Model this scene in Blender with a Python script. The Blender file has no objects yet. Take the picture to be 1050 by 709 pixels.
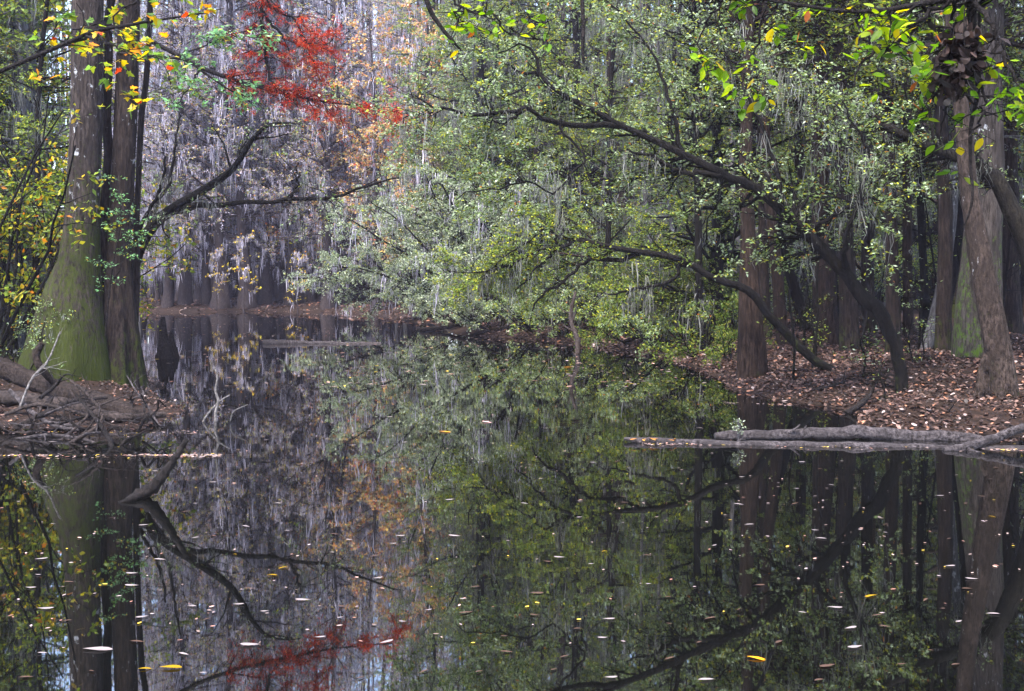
import bpy, math
import numpy as np

HAZE = 0.0005
RNG = np.random.default_rng(11)
S = bpy.context.scene
COL = S.collection

# ------------------------------------------------------------------ camera numbers
F, HOR, CAM = 1050.0, 292.0, 1.5          # focal length in photo pixels, horizon row, lens height (m)


def P(px, py, Y):
    """A point of the place: photo column / row at Y metres from the lens."""
    return np.array([(px - 525.0) / F * Y, Y, CAM - (py - HOR) / F * Y])


def nrm(a):
    return a / (np.linalg.norm(a, axis=-1, keepdims=True) + 1e-9)


# ------------------------------------------------------------------ mesh building
class MB:
    def __init__(self):
        self.v, self.f, self.n = [], [], 0

    def add(self, V, Fc):
        V = np.asarray(V, dtype=np.float32).reshape(-1, 3)
        Fc = np.asarray(Fc, dtype=np.int32)
        if len(V) == 0 or len(Fc) == 0:
            return self
        self.v.append(V)
        self.f.append(Fc + self.n)
        self.n += len(V)
        return self

    def build(self, name, mat, parent=None, origin=(0, 0, 0), smooth=True):
        me = bpy.data.meshes.new(name)
        V = np.concatenate(self.v) - np.asarray(origin, dtype=np.float32)
        loops = np.concatenate([f.ravel() for f in self.f])
        tot = np.concatenate([np.full(len(f), f.shape[1], np.int32) for f in self.f])
        start = np.concatenate([[0], np.cumsum(tot)[:-1]]).astype(np.int32)
        me.vertices.add(len(V))
        me.vertices.foreach_set("co", V.astype(np.float32).ravel())
        me.loops.add(len(loops))
        me.loops.foreach_set("vertex_index", loops.astype(np.int32))
        me.polygons.add(len(tot))
        me.polygons.foreach_set("loop_start", start)
        me.polygons.foreach_set("use_smooth", np.full(len(tot), smooth, dtype=bool))
        me.update(calc_edges=True)
        me.materials.append(mat)
        o = bpy.data.objects.new(name, me)
        COL.objects.link(o)
        if parent is not None:
            o.parent = parent
        else:
            o.location = tuple(float(q) for q in origin)
        return o


def tag(o, label=None, cat=None, group=None, kind=None):
    if label: o["label"] = label
    if cat: o["category"] = cat
    if group: o["group"] = group
    if kind: o["kind"] = kind
    return o


def empty(name, loc):
    o = bpy.data.objects.new(name, None)
    o.empty_display_size = 0.2
    COL.objects.link(o)
    o.location = tuple(float(q) for q in loc)
    return o


def copy_tree(o, parent=None):
    c = o.copy()
    COL.objects.link(c)
    if parent is not None:
        c.parent = parent
    for ch in list(o.children):
        copy_tree(ch, c)
    return c


def smooth_line(pts, n):
    """Catmull-Rom through pts, n points."""
    pts = np.asarray(pts, float)
    if len(pts) == 2:
        t = np.linspace(0, 1, n)[:, None]
        return pts[0] * (1 - t) + pts[1] * t
    d = np.concatenate([[0], np.cumsum(np.linalg.norm(np.diff(pts, axis=0), axis=1))])
    q = np.vstack([2 * pts[0] - pts[1], pts, 2 * pts[-1] - pts[-2]])
    out = []
    for s in np.linspace(0, d[-1] - 1e-6, n):
        i = int(np.searchsorted(d, s, side="right") - 1)
        t = (s - d[i]) / (d[i + 1] - d[i] + 1e-9)
        a, b, c, e = q[i], q[i + 1], q[i + 2], q[i + 3]
        out.append(0.5 * (2 * b + (c - a) * t + (2 * a - 5 * b + 4 * c - e) * t * t + (3 * b - a - 3 * c + e) * t ** 3))
    return np.array(out)


def tubes(mb, Pts, Rad, sides=5, ref=None, cap=True):
    """Pts (B,n,3), Rad (B,n) or (B,n,sides)."""
    Pts = np.asarray(Pts, float)
    Rad = np.asarray(Rad, float)
    if Pts.ndim == 2:
        Pts, Rad = Pts[None], Rad[None]
    B, n, _ = Pts.shape
    if B == 0:
        return
    T = nrm(np.gradient(Pts, axis=1))
    if ref is None:
        m = nrm(Pts[:, -1] - Pts[:, 0])
        r = np.where(np.abs(m[:, 2:3]) > 0.75, np.array([[0.0, 1, 0]]), np.array([[0.0, 0, 1]]))
    else:
        r = np.broadcast_to(np.asarray(ref, float), (B, 3))
    r = np.broadcast_to(r[:, None, :], T.shape)
    U = nrm(np.cross(T, r))
    W = np.cross(U, T)
    a = np.linspace(0, 2 * math.pi, sides, endpoint=False)
    if Rad.ndim == 2:
        Rad = np.repeat(Rad[:, :, None], sides, axis=2)
    ring = Pts[:, :, None, :] + Rad[..., None] * (np.cos(a)[None, None, :, None] * U[:, :, None, :] + np.sin(a)[None, None, :, None] * W[:, :, None, :])
    V = ring.reshape(-1, 3)
    b = np.arange(B)[:, None, None] * n * sides
    i = np.arange(n - 1)[None, :, None] * sides
    k = np.arange(sides)[None, None, :]
    k2 = (k + 1) % sides
    Fc = np.stack([b + i + k, b + i + k2, b + i + sides + k2, b + i + sides + k], axis=-1).reshape(-1, 4)
    mb.add(V, Fc)
    if cap and sides >= 5:
        for q in (0, n - 1):
            cc = Pts[:, q]
            V2 = np.concatenate([ring[:, q], cc[:, None, :]], axis=1)      # (B,sides+1,3)
            bb = np.arange(B)[:, None] * (sides + 1)
            kk = np.arange(sides)[None]
            mb.add(V2.reshape(-1, 3), np.stack([bb + kk, bb + (kk + 1) % sides, np.broadcast_to(bb + sides, (B, sides))], axis=-1).reshape(-1, 3))


def trunk_rad(Pts, rad, sides, flutes=0.0, nfl=7, decay=1.2, rough=0.05, seed=0):
    """radius per ring and side: buttress ridges that die out with height, and lumps."""
    g = np.random.default_rng(seed)
    a = np.linspace(0, 2 * math.pi, sides, endpoint=False)[None]
    z = (Pts[:, 2] - Pts[0, 2])[:, None]
    out = np.ones((len(Pts), sides))
    ph = g.uniform(0, 6.28, 4)
    if flutes:
        w = np.cos(nfl * a + ph[0] + 0.5 * np.sin(2 * a + ph[1])) + 0.5 * np.cos((nfl * 2 - 3) * a + ph[2])
        out += flutes * w * np.exp(-z / decay)
    out += rough * np.sin(3 * a + z * 1.3 + ph[1]) * np.sin(2.1 * z + ph[2])
    out += rough * 0.6 * np.sin(5 * a - z * 2.7 + ph[3])
    out += g.normal(0, rough * 0.35, out.shape)
    return np.asarray(rad)[:, None] * out


def children(Pts, Rad, n, lo=0.2, hi=1.0, length=(0.5, 1.0), ang=(0.5, 1.1), up=0.0, wig=0.25, npt=6, rf=0.55, rmin=0.003, g=None, bias=None, rmax=9, flat=1.0):
    g = g or RNG
    B, m, _ = Pts.shape
    L = np.linalg.norm(np.diff(Pts, axis=1), axis=2).sum(1)
    idx = g.choice(B, n, p=L / L.sum())
    t = g.uniform(lo, hi, n)
    ft = t * (m - 1)
    i0 = np.clip(ft.astype(int), 0, m - 2)
    fr = (ft - i0)[:, None]
    p0 = Pts[idx, i0] * (1 - fr) + Pts[idx, i0 + 1] * fr
    tan = nrm(Pts[idx, i0 + 1] - Pts[idx, i0])
    r0 = Rad[idx, i0] * (1 - fr[:, 0]) + Rad[idx, i0 + 1] * fr[:, 0]
    pr = nrm(np.cross(tan, nrm(g.normal(size=(n, 3)))))
    an = g.uniform(*ang, n)[:, None]
    d = tan * np.cos(an) + pr * np.sin(an)
    if bias is not None:
        d = d + np.asarray(bias)
    d = nrm(d * np.array([1, 1, flat]))
    ln = (g.uniform(*length, n) * (1.0 - 0.35 * t))[:, None]
    out = np.zeros((n, npt, 3))
    out[:, 0] = p0
    for k in range(1, npt):
        d = nrm(d + g.normal(0, wig, (n, 3)) * np.array([1, 1, .4 + .6 * flat]) + np.array([0, 0, up]))
        out[:, k] = out[:, k - 1] + d * ln / (npt - 1)
    rs = np.clip(r0 * rf, rmin, rmax)
    R2 = np.maximum(rs[:, None] * np.linspace(1, 0.25, npt)[None], rmin * 0.7)
    return out, R2


def along(Pts, n, lo=0.15, hi=1.0, jit=0.03, g=None):
    g = g or RNG
    B, m, _ = Pts.shape
    idx = g.integers(0, B, n)
    ft = g.uniform(lo, hi, n) * (m - 1)
    i0 = np.clip(ft.astype(int), 0, m - 2)
    fr = (ft - i0)[:, None]
    return Pts[idx, i0] * (1 - fr) + Pts[idx, i0 + 1] * fr + g.normal(0, jit, (n, 3))


def leaves(mb, C, size, ratio=0.5, upb=0.6, droop=0.2, fold=0.12, g=None, dirs=None):
    """one folded pointed leaf (6 corners, 4 triangles) per point."""
    g = g or RNG
    n = len(C)
    if n == 0:
        return
    N = nrm(g.normal(size=(n, 3)) + np.array([0, 0, upb * 1.6]))
    A = g.normal(size=(n, 3)) - np.array([0, 0, droop * 1.5]) if dirs is None else dirs + g.normal(0, 0.35, (n, 3))
    A = nrm(A - (A * N).sum(1, keepdims=True) * N)
    W = np.cross(N, A)
    L = (g.uniform(*size, n))[:, None]
    w = L * ratio * 0.5 * g.uniform(0.8, 1.2, (n, 1))
    f = L * fold * g.uniform(-0.5, 1, (n, 1))
    v = np.stack([C, C + A * L * 0.4 + W * w + N * f, C + A * L - N * f * 0.4, C + A * L * 0.4 - W * w + N * f], axis=1)
    b = np.arange(n)[:, None] * 4
    mb.add(v.reshape(-1, 3), np.concatenate([b + np.array([[0, 1, 2]]), b + np.array([[0, 2, 3]])]))


LEAF_OUT = {
    "oval": [(0, 0), (.18, .16), (.42, .24), (.68, .19), (.88, .08), (1, 0)],
    "oak": [(0, 0), (.12, .07), (.30, .17), (.55, .28), (.80, .26), (.95, .12), (1, 0)],
    "maple": [(0, 0), (.05, .30), (.22, .22), (.36, .52), (.50, .24), (.72, .20), (1, 0)],
    "gum": [(0, 0), (-.08, .30), (.18, .20), (.40, .58), (.46, .20), (.70, .17), (1, 0)],
}


def big_leaves(mb, C, size, shape="oval", upb=0.8, droop=0.6, curl=0.12, g=None, flat=False, along_x=False, slim=1.0):
    """leaves seen close: outline with midrib fold and curl."""
    g = g or RNG
    n = len(C)
    o = np.array(LEAF_OUT[shape])
    m = len(o)
    N = nrm(g.normal(size=(n, 3)) * (0.08 if flat else 1) + np.array([0, 0, upb * 1.5]))
    A = g.normal(size=(n, 3)) - np.array([0, 0, droop * 1.5])
    if along_x:
        A = np.array([[1.0, 0, 0]]) + A * .15
    A = nrm(A - (A * N).sum(1, keepdims=True) * N)
    W = np.cross(N, A) * slim
    L = g.uniform(*size, n)[:, None]
    asym = g.uniform(0.85, 1.15, (n, 2))
    cu = g.uniform(-0.3, 1, (n, 1)) * curl
    rows = []
    for (u, w) in o:
        mid = C + A * L * u - N * L * cu * u * u * 1.5
        lift = N * L * cu * w * 1.4
        rows.append(np.stack([mid + W * L * w * asym[:, :1] + lift, mid - N * L * 0.01, mid - W * L * w * asym[:, 1:] + lift], axis=1))
    V = np.stack(rows, axis=1).reshape(n, -1, 3)       # (n, m*3, 3)
    fc = []
    for i in range(m - 1):
        a, b = i * 3, (i + 1) * 3
        fc += [[a, a + 1, b + 1, b], [a + 1, a + 2, b + 2, b + 1]]
    fc = np.array(fc)
    mb.add(V.reshape(-1, 3), (np.arange(n)[:, None, None] * m * 3 + fc[None]).reshape(-1, 4))


def moss(mb, C, length, width=(0.01, 0.02), per=5, spread=0.06, g=None, seg=4):
    """beards of hanging strands below each point."""
    g = g or RNG
    n = len(C) * per
    if n == 0:
        return
    base = np.repeat(C, per, axis=0) + g.normal(0, spread, (n, 3)) * np.array([1, 1, 0.4])
    Lc = np.repeat(g.uniform(0, 1, len(C)) ** 1.6, per) * (length[1] - length[0]) + length[0]
    L = Lc * g.uniform(0.45, 1.1, n)
    w = g.uniform(*width, n)
    yaw = g.uniform(0, math.pi, n)
    d = np.stack([np.cos(yaw), np.sin(yaw), np.zeros(n)], axis=1)
    t = np.linspace(0, 1, seg + 1)
    prof = np.array([0.45, 1.0, 0.8, 0.55, 0.06]) if seg == 4 else np.linspace(1, 0.08, seg + 1)
    rows = []
    dx = np.zeros((n, 3))
    for k in range(seg + 1):
        c = base + dx - np.array([0, 0, 1]) * (L * t[k])[:, None]
        rows.append(np.stack([c + d * (w * prof[k] * .5)[:, None], c - d * (w * prof[k] * .5)[:, None]], axis=1))
        dx = dx + g.normal(0, 0.02, (n, 3)) * np.array([1, 1, 0]) * (.6 + 1.2 * L[:, None])
    V = np.stack(rows, axis=1).reshape(-1, 3)
    b = np.arange(n)[:, None, None] * (seg + 1) * 2
    k = (np.arange(seg) * 2)[None, :, None]
    mb.add(V, (b + k + np.array([0, 1, 3, 2])[None, None]).reshape(-1, 4))


# ------------------------------------------------------------------ materials
def new_mat(name):
    m = bpy.data.materials.new(name)
    m.use_nodes = True
    nt = m.node_tree
    nt.nodes.clear()
    return m, nt


def N_(nt, t, **kw):
    n = nt.nodes.new(t)
    for k, v in kw.items():
        setattr(n, k, v)
    return n


def ramp(nt, fac, stops, mode="LINEAR"):
    r = N_(nt, "ShaderNodeValToRGB")
    r.color_ramp.interpolation = mode
    el = r.color_ramp.elements
    while len(el) < len(stops):
        el.new(0.5)
    for e, (p, c) in zip(el, stops):
        e.position = p
        e.color = (c[0], c[1], c[2], 1) if hasattr(c, "__len__") else (c, c, c, 1)
    nt.links.new(fac, r.inputs[0])
    return r.outputs[0]


def noise(nt, vec, scale, detail=4, rough=0.6):
    n = N_(nt, "ShaderNodeTexNoise")
    n.inputs["Scale"].default_value = scale
    n.inputs["Detail"].default_value = detail
    n.inputs["Roughness"].default_value = rough
    if vec is not None:
        nt.links.new(vec, n.inputs["Vector"])
    return n.outputs["Fac"]


def mapped(nt, scale, src="Object"):
    tc = N_(nt, "ShaderNodeTexCoord")
    mp = N_(nt, "ShaderNodeMapping")
    mp.inputs["Scale"].default_value = scale
    nt.links.new(tc.outputs[src], mp.inputs[0])
    return mp.outputs[0]


def mixc(nt, fac, a, b):
    m = N_(nt, "ShaderNodeMix", data_type="RGBA")
    nt.links.new(fac, m.inputs[0])
    for s, i in ((a, 6), (b, 7)):
        if hasattr(s, "__len__"):
            m.inputs[i].default_value = (s[0], s[1], s[2], 1)
        else:
            nt.links.new(s, m.inputs[i])
    return m.outputs[2]


def math_(nt, op, a, b=None, clamp=False):
    m = N_(nt, "ShaderNodeMath", operation=op, use_clamp=clamp)
    for i, s in enumerate((a, b)):
        if s is None:
            continue
        if isinstance(s, (int, float)):
            m.inputs[i].default_value = s
        else:
            nt.links.new(s, m.inputs[i])
    return m.outputs[0]


def leaf_mat(name, cols, transl=0.47, rough=0.42, spec=0.25, sat=1.1):
    """colours: list of (share, rgb); each leaf takes its own colour."""
    m, nt = new_mat(name)
    geo = N_(nt, "ShaderNodeNewGeometry")
    tot = sum(c[0] for c in cols)
    stops, acc = [], 0
    for s, c in cols:
        stops.append((acc / tot, c))
        acc += s
    c = ramp(nt, geo.outputs["Random Per Island"], stops, "CONSTANT")
    wn = N_(nt, "ShaderNodeTexWhiteNoise", noise_dimensions="1D")
    nt.links.new(geo.outputs["Random Per Island"], wn.inputs["W"])
    hsv = N_(nt, "ShaderNodeHueSaturation")
    nt.links.new(math_(nt, "MULTIPLY_ADD", wn.outputs["Value"], 0.9), hsv.inputs["Value"])
    hsv.inputs["Value"].links[0].from_node.inputs[2].default_value = 0.55
    hsv.inputs["Saturation"].default_value = sat
    nt.links.new(c, hsv.inputs["Color"])
    col = hsv.outputs[0]
    pb = N_(nt, "ShaderNodeBsdfPrincipled")
    pb.inputs["Roughness"].default_value = rough
    pb.inputs["Specular IOR Level"].default_value = spec
    nt.links.new(col, pb.inputs["Base Color"])
    tr = N_(nt, "ShaderNodeBsdfTranslucent")
    nt.links.new(col, tr.inputs["Color"])
    mx = N_(nt, "ShaderNodeMixShader")
    mx.inputs[0].default_value = transl
    nt.links.new(pb.outputs[0], mx.inputs[1])
    nt.links.new(tr.outputs[0], mx.inputs[2])
    out = N_(nt, "ShaderNodeOutputMaterial")
    nt.links.new(mx.outputs[0], out.inputs[0])
    return m


def bark(name, dark, light, scale=1.0, lichen=0.0, lichen_z=1.0, mossy=0.0, moss_top=1.5, moss_col=(0.027, 0.034, 0.006), stretch=0.16, bump=0.6, rough=0.85):
    dark, light = tuple(q * 0.30 for q in dark), tuple(q * 0.52 for q in light)
    m, nt = new_mat(name)
    v = mapped(nt, (scale, scale, scale * stretch))
    n1 = noise(nt, v, 30, 8, 0.72)
    v2 = mapped(nt, (scale, scale, scale * 0.5))
    n2 = noise(nt, v2, 3.5, 5, 0.6)
    c = ramp(nt, n1, [(0.40, dark), (0.52, tuple(0.45 * (a + b_) for a, b_ in zip(dark, light))), (0.66, light)])
    c = mixc(nt, ramp(nt, n2, [(0.40, 0.0), (0.66, 0.8)]), c, tuple(0.5 * (d + l) * 0.45 for d, l in zip(dark, light)))
    tc = N_(nt, "ShaderNodeTexCoord")
    sx = N_(nt, "ShaderNodeSeparateXYZ")
    nt.links.new(tc.outputs["Object"], sx.inputs[0])
    if lichen:
        n3 = noise(nt, mapped(nt, (1, 1, 0.6)), 9, 6, 0.72)
        k = ramp(nt, n3, [(0.66 - 0.10 * lichen, 0.0), (0.70 - 0.09 * lichen, 1.0)])
        hz = math_(nt, "MULTIPLY", math_(nt, "SUBTRACT", sx.outputs[2], lichen_z), 0.8, True)
        c = mixc(nt, math_(nt, "MULTIPLY", k, hz), c, (0.30, 0.30, 0.31))
    if mossy:
        n4 = noise(nt, mapped(nt, (1, 1, 0.6)), 16, 8, 0.8)
        n6 = noise(nt, mapped(nt, (1, 1, 0.5)), 2.2, 3, 0.5)
        grad = math_(nt, "SUBTRACT", 1.0, math_(nt, "DIVIDE", sx.outputs[2], moss_top))
        k = math_(nt, "MULTIPLY_ADD", math_(nt, "MAXIMUM", grad, -1.5), 0.16)
        k.node.inputs[2].default_value = -0.36 + 0.14 * mossy
        k = math_(nt, "ADD", math_(nt, "ADD", k, n4), math_(nt, "MULTIPLY", n6, 0.45))
        k = ramp(nt, k, [(0.58, 0.0), (0.68, 0.9)])
        n5 = noise(nt, None, 60, 3, 0.6)
        mc = mixc(nt, n5, tuple(q * 0.5 for q in moss_col), tuple(q * 1.6 for q in moss_col))
        c = mixc(nt, k, c, mc)
    pb = N_(nt, "ShaderNodeBsdfPrincipled")
    pb.inputs["Roughness"].default_value = rough
    pb.inputs["Specular IOR Level"].default_value = 0.08
    nt.links.new(c, pb.inputs["Base Color"])
    bp = N_(nt, "ShaderNodeBump")
    bp.inputs["Strength"].default_value = min(1.0, bump * 2.0)
    bp.inputs["Distance"].default_value = 0.05
    nt.links.new(n1, bp.inputs["Height"])
    nt.links.new(bp.outputs[0], pb.inputs["Normal"])
    out = N_(nt, "ShaderNodeOutputMaterial")
    nt.links.new(pb.outputs[0], out.inputs[0])
    return m


M = {}
M["bark_gray"] = bark("bark_gray", (0.025, 0.018, 0.015), (0.13, 0.10, 0.088), lichen=0.6, lichen_z=2.2, mossy=1.75, moss_top=2.3)
M["bark_tupelo"] = bark("bark_tupelo", (0.014, 0.010, 0.009), (0.085, 0.06, 0.05), lichen=0.25, lichen_z=2.5, mossy=1.1, moss_top=1.4)
M["bark_dark"] = bark("bark_dark", (0.005, 0.004, 0.004), (0.024, 0.020, 0.017), stretch=0.3, mossy=0.4, moss_top=1.4)
M["bark_bough"] = bark("bark_bough", (0.012, 0.010, 0.008), (0.06, 0.05, 0.038), stretch=0.5, mossy=0.2, moss_top=3)
M["bark_red"] = bark("bark_red", (0.018, 0.011, 0.008), (0.09, 0.058, 0.045), lichen=0.2, lichen_z=2.5, mossy=0.35, moss_top=0.6)
M["bark_moss"] = bark("bark_moss", (0.04, 0.03, 0.025), (0.2, 0.165, 0.15), lichen=0.45, lichen_z=2.4, mossy=1.2, moss_top=1.9, moss_col=(0.05, 0.085, 0.010))
M["bark_lean"] = bark("bark_lean", (0.03, 0.021, 0.016), (0.16, 0.115, 0.095), stretch=0.35, lichen=0.35, lichen_z=1.0, mossy=0.7, moss_top=1.2)
M["bark_pale"] = bark("bark_pale", (0.10, 0.09, 0.092), (0.30, 0.285, 0.29), lichen=0.5, lichen_z=1)
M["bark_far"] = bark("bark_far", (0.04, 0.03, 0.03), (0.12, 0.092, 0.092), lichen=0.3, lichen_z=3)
M["wood_gray"] = bark("wood_gray", (0.035, 0.028, 0.028), (0.23, 0.195, 0.20), stretch=1.0, bump=0.8, mossy=0.0)
M["wood_log"] = bark("wood_log", (0.025, 0.017, 0.014), (0.095, 0.07, 0.06), stretch=1.0)
M["wood_dead"] = bark("wood_dead", (0.03, 0.023, 0.02), (0.15, 0.115, 0.105), stretch=1.0)
M["wood_dark"] = bark("wood_dark", (0.012, 0.010, 0.010), (0.06, 0.048, 0.045), stretch=1.0)
M["wood_pale"] = bark("wood_pale", (0.22, 0.19, 0.18), (0.5, 0.46, 0.44), stretch=1.0)

M["leaf_sage"] = leaf_mat("leaf_sage", [(5, (0.13, 0.175, 0.07)), (4, (0.19, 0.24, 0.12)), (3.5, (0.27, 0.32, 0.21)), (2, (0.07, 0.11, 0.02)), (2.2, (0.27, 0.28, 0.04)), (0.3, (0.30, 0.13, 0.04))])
M["leaf_willow"] = leaf_mat("leaf_willow", [(5, (0.19, 0.23, 0.14)), (5, (0.28, 0.32, 0.22)), (3, (0.37, 0.40, 0.31)), (2, (0.08, 0.12, 0.04)), (1.5, (0.26, 0.27, 0.07))])
M["leaf_green"] = leaf_mat("leaf_green", [(5, (0.12, 0.165, 0.035)), (4, (0.18, 0.23, 0.06)), (2.5, (0.07, 0.11, 0.02)), (3.5, (0.27, 0.27, 0.03)), (1.5, (0.16, 0.20, 0.11))])
M["leaf_yellowgreen"] = leaf_mat("leaf_yellowgreen", [(4, (0.13, 0.17, 0.025)), (3.5, (0.23, 0.21, 0.025)), (4, (0.07, 0.10, 0.02)), (1.8, (0.32, 0.22, 0.03)), (0.8, (0.35, 0.14, 0.03))])
M["leaf_olive"] = leaf_mat("leaf_olive", [(5, (0.055, 0.085, 0.016)), (3, (0.09, 0.12, 0.025)), (2, (0.17, 0.17, 0.03))])
M["leaf_orange"] = leaf_mat("leaf_orange", [(3, (0.52, 0.27, 0.11)), (4, (0.54, 0.38, 0.14)), (2.5, (0.42, 0.25, 0.17)), (3, (0.36, 0.33, 0.22)), (2, (0.25, 0.24, 0.10)), (1.5, (0.38, 0.11, 0.08))])
M["leaf_rose"] = leaf_mat("leaf_rose", [(4, (0.32, 0.19, 0.17)), (3, (0.27, 0.22, 0.19)), (2, (0.36, 0.14, 0.09)), (2, (0.34, 0.28, 0.14))])
M["leaf_red"] = leaf_mat("leaf_red", [(5, (0.38, 0.036, 0.022)), (4, (0.45, 0.085, 0.045)), (3, (0.26, 0.025, 0.018)), (1.3, (0.45, 0.19, 0.10))], transl=0.45)
M["leaf_gold"] = leaf_mat("leaf_gold", [(4, (0.50, 0.34, 0.03)), (3, (0.42, 0.36, 0.06)), (1, (0.45, 0.20, 0.03))], transl=0.45)
M["leaf_backlit"] = leaf_mat("leaf_backlit", [(4, (0.13, 0.22, 0.015)), (3, (0.22, 0.28, 0.015)), (4, (0.06, 0.12, 0.012)), (1.2, (0.40, 0.30, 0.02)), (0.4, (0.28, 0.09, 0.03))], transl=0.62)
M["leaf_maple"] = leaf_mat("leaf_maple", [(4, (0.10, 0.17, 0.035)), (3, (0.20, 0.25, 0.03)), (3, (0.38, 0.28, 0.03)), (1.5, (0.50, 0.20, 0.03)), (0.6, (0.36, 0.06, 0.03))], transl=0.55)
M["leaf_mint"] = leaf_mat("leaf_mint", [(4, (0.12, 0.24, 0.10)), (3, (0.18, 0.30, 0.15)), (2, (0.09, 0.16, 0.04)), (1, (0.33, 0.28, 0.05))], transl=0.45)
M["leaf_gray"] = leaf_mat("leaf_gray", [(5, (0.31, 0.285, 0.345)), (3, (0.40, 0.37, 0.44)), (3, (0.24, 0.27, 0.11)), (2.2, (0.46, 0.37, 0.12)), (1.6, (0.46, 0.24, 0.14))])  # the scene's violet light cast is tinted into the gray leaves
M["litter"] = leaf_mat("litter", [(5, (0.042, 0.017, 0.011)), (4, (0.065, 0.03, 0.019)), (2.5, (0.11, 0.058, 0.043)), (7, (0.018, 0.009, 0.006)), (0.7, (0.24, 0.17, 0.155)), (1.2, (0.19, 0.065, 0.022))], transl=0.1, rough=0.6, sat=0.85)
M["float_mix"] = leaf_mat("float_mix", [(4, (0.16, 0.12, 0.105)), (3, (0.22, 0.175, 0.17)), (2, (0.18, 0.10, 0.08)), (1, (0.45, 0.33, 0.08)), (1, (0.38, 0.24, 0.20))], transl=0.05, rough=0.8, spec=0.03)
M["float_pale"] = leaf_mat("float_pale", [(1, (0.15, 0.125, 0.12)), (1, (0.20, 0.17, 0.165))], transl=0.05, rough=0.8, spec=0.03)
M["float_tan"] = leaf_mat("float_tan", [(1, (0.09, 0.06, 0.045)), (1, (0.07, 0.045, 0.035))], transl=0.05, rough=0.8, spec=0.03)
M["float_yellow"] = leaf_mat("float_yellow", [(1, (0.26, 0.18, 0.025)), (1, (0.22, 0.14, 0.025))], transl=0.1, rough=.8, spec=.05)
M["float_orange"] = leaf_mat("float_orange", [(1, (0.60, 0.25, 0.03))], transl=0.1)
M["float_pink"] = leaf_mat("float_pink", [(1, (0.62, 0.36, 0.34))], transl=0.1)
M["moss_gray"] = leaf_mat("moss_gray", [(4, (0.12, 0.12, 0.105)), (3, (0.085, 0.085, 0.07)), (2, (0.17, 0.17, 0.16))], transl=0.3, rough=0.9, spec=0.1)
M["moss_far"] = leaf_mat("moss_far", [(4, (0.36, 0.335, 0.40)), (3, (0.28, 0.26, 0.31)), (2, (0.46, 0.435, 0.50)), (1.5, (0.18, 0.17, 0.18))], transl=0.35, rough=0.9, spec=0.1)  # violet haze tone of the distance mixed into the strand colours
M["moss_dark"] = leaf_mat("moss_dark", [(4, (0.14, 0.14, 0.115)), (3, (0.10, 0.10, 0.08)), (1, (0.2, 0.2, 0.18))], transl=0.25, rough=0.9, spec=0.1)

# ground
m, nt = new_mat("forest_floor")
n1 = noise(nt, mapped(nt, (1, 1, 1)), 9, 8, 0.7)
n2 = noise(nt, mapped(nt, (1, 1, 1)), 0.8, 4, 0.6)
c = ramp(nt, n1, [(0.35, (0.006, 0.004, 0.003)), (0.55, (0.018, 0.010, 0.007)), (0.72, (0.06, 0.032, 0.022))])
c = mixc(nt, ramp(nt, n2, [(0.4, 0.0), (0.65, 0.7)]), c, (0.012, 0.008, 0.006))
pb = N_(nt, "ShaderNodeBsdfPrincipled")
pb.inputs["Specular IOR Level"].default_value = 0.1
pb.inputs["Roughness"].default_value = 0.9
nt.links.new(c, pb.inputs["Base Color"])
bp = N_(nt, "ShaderNodeBump")
bp.inputs["Strength"].default_value = 0.8
bp.inputs["Distance"].default_value = 0.05
nt.links.new(n1, bp.inputs["Height"])
nt.links.new(bp.outputs[0], pb.inputs["Normal"])
nt.links.new(pb.outputs[0], N_(nt, "ShaderNodeOutputMaterial").inputs[0])
M["ground"] = m

# black tannin water
m, nt = new_mat("black_water")
pb = N_(nt, "ShaderNodeBsdfPrincipled")
pb.inputs["Base Color"].default_value = (0.0015, 0.0016, 0.0014, 1)
pb.inputs["Roughness"].default_value = 0.015
pb.inputs["IOR"].default_value = 1.9
pb.inputs["Specular IOR Level"].default_value = 1.0
v = mapped(nt, (1, 1, 1))
w1 = noise(nt, v, 1.1, 3, 0.5)
w2 = noise(nt, mapped(nt, (1, 2.2, 1)), 6.0, 2, 0.5)
h = math_(nt, "ADD", w1, math_(nt, "MULTIPLY", w2, 0.10))
bp = N_(nt, "ShaderNodeBump")
bp.inputs["Strength"].default_value = 0.25
bp.inputs["Distance"].default_value = 0.0016
patch = noise(nt, mapped(nt, (1, .6, 1)), .22, 2, 0.5)
nt.links.new(ramp(nt, patch, [(0.45, 0.12), (0.62, 0.85)]), bp.inputs["Strength"])
nt.links.new(h, bp.inputs["Height"])
nt.links.new(bp.outputs[0], pb.inputs["Normal"])
nt.links.new(pb.outputs[0], N_(nt, "ShaderNodeOutputMaterial").inputs[0])
M["water"] = m

# ------------------------------------------------------------------ terrain
SHORE = np.array([(-10, 1.6), (-10, 9.2), (-6.2, 10.5), (-4.6, 10.75), (-3.9, 10.7), (-3.6, 11.3), (-4.4, 13.0), (-4.75, 14.2), (-5.4, 15.4), (-6.6, 17), (-9, 21), (-13, 29),
                  (-19, 42), (-25, 53), (-22, 56.5), (-18, 56), (-13.5, 57), (-10.4, 55.5), (-5.9, 48), (-3.3, 38.5), (-1.3, 30.2), (0.35, 28.4), (1.6, 26.2), (2.6, 23.2),
                  (3.25, 19.8), (3.4, 16.8), (3.25, 15.0), (3.35, 13.2), (3.95, 12.4), (4.1, 11.9), (3.55, 11.2), (3.65, 10.7), (4.1, 10.4), (4.9, 10.2), (8.5, 9.4), (10, 8), (10, 1.6)], float)


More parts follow.
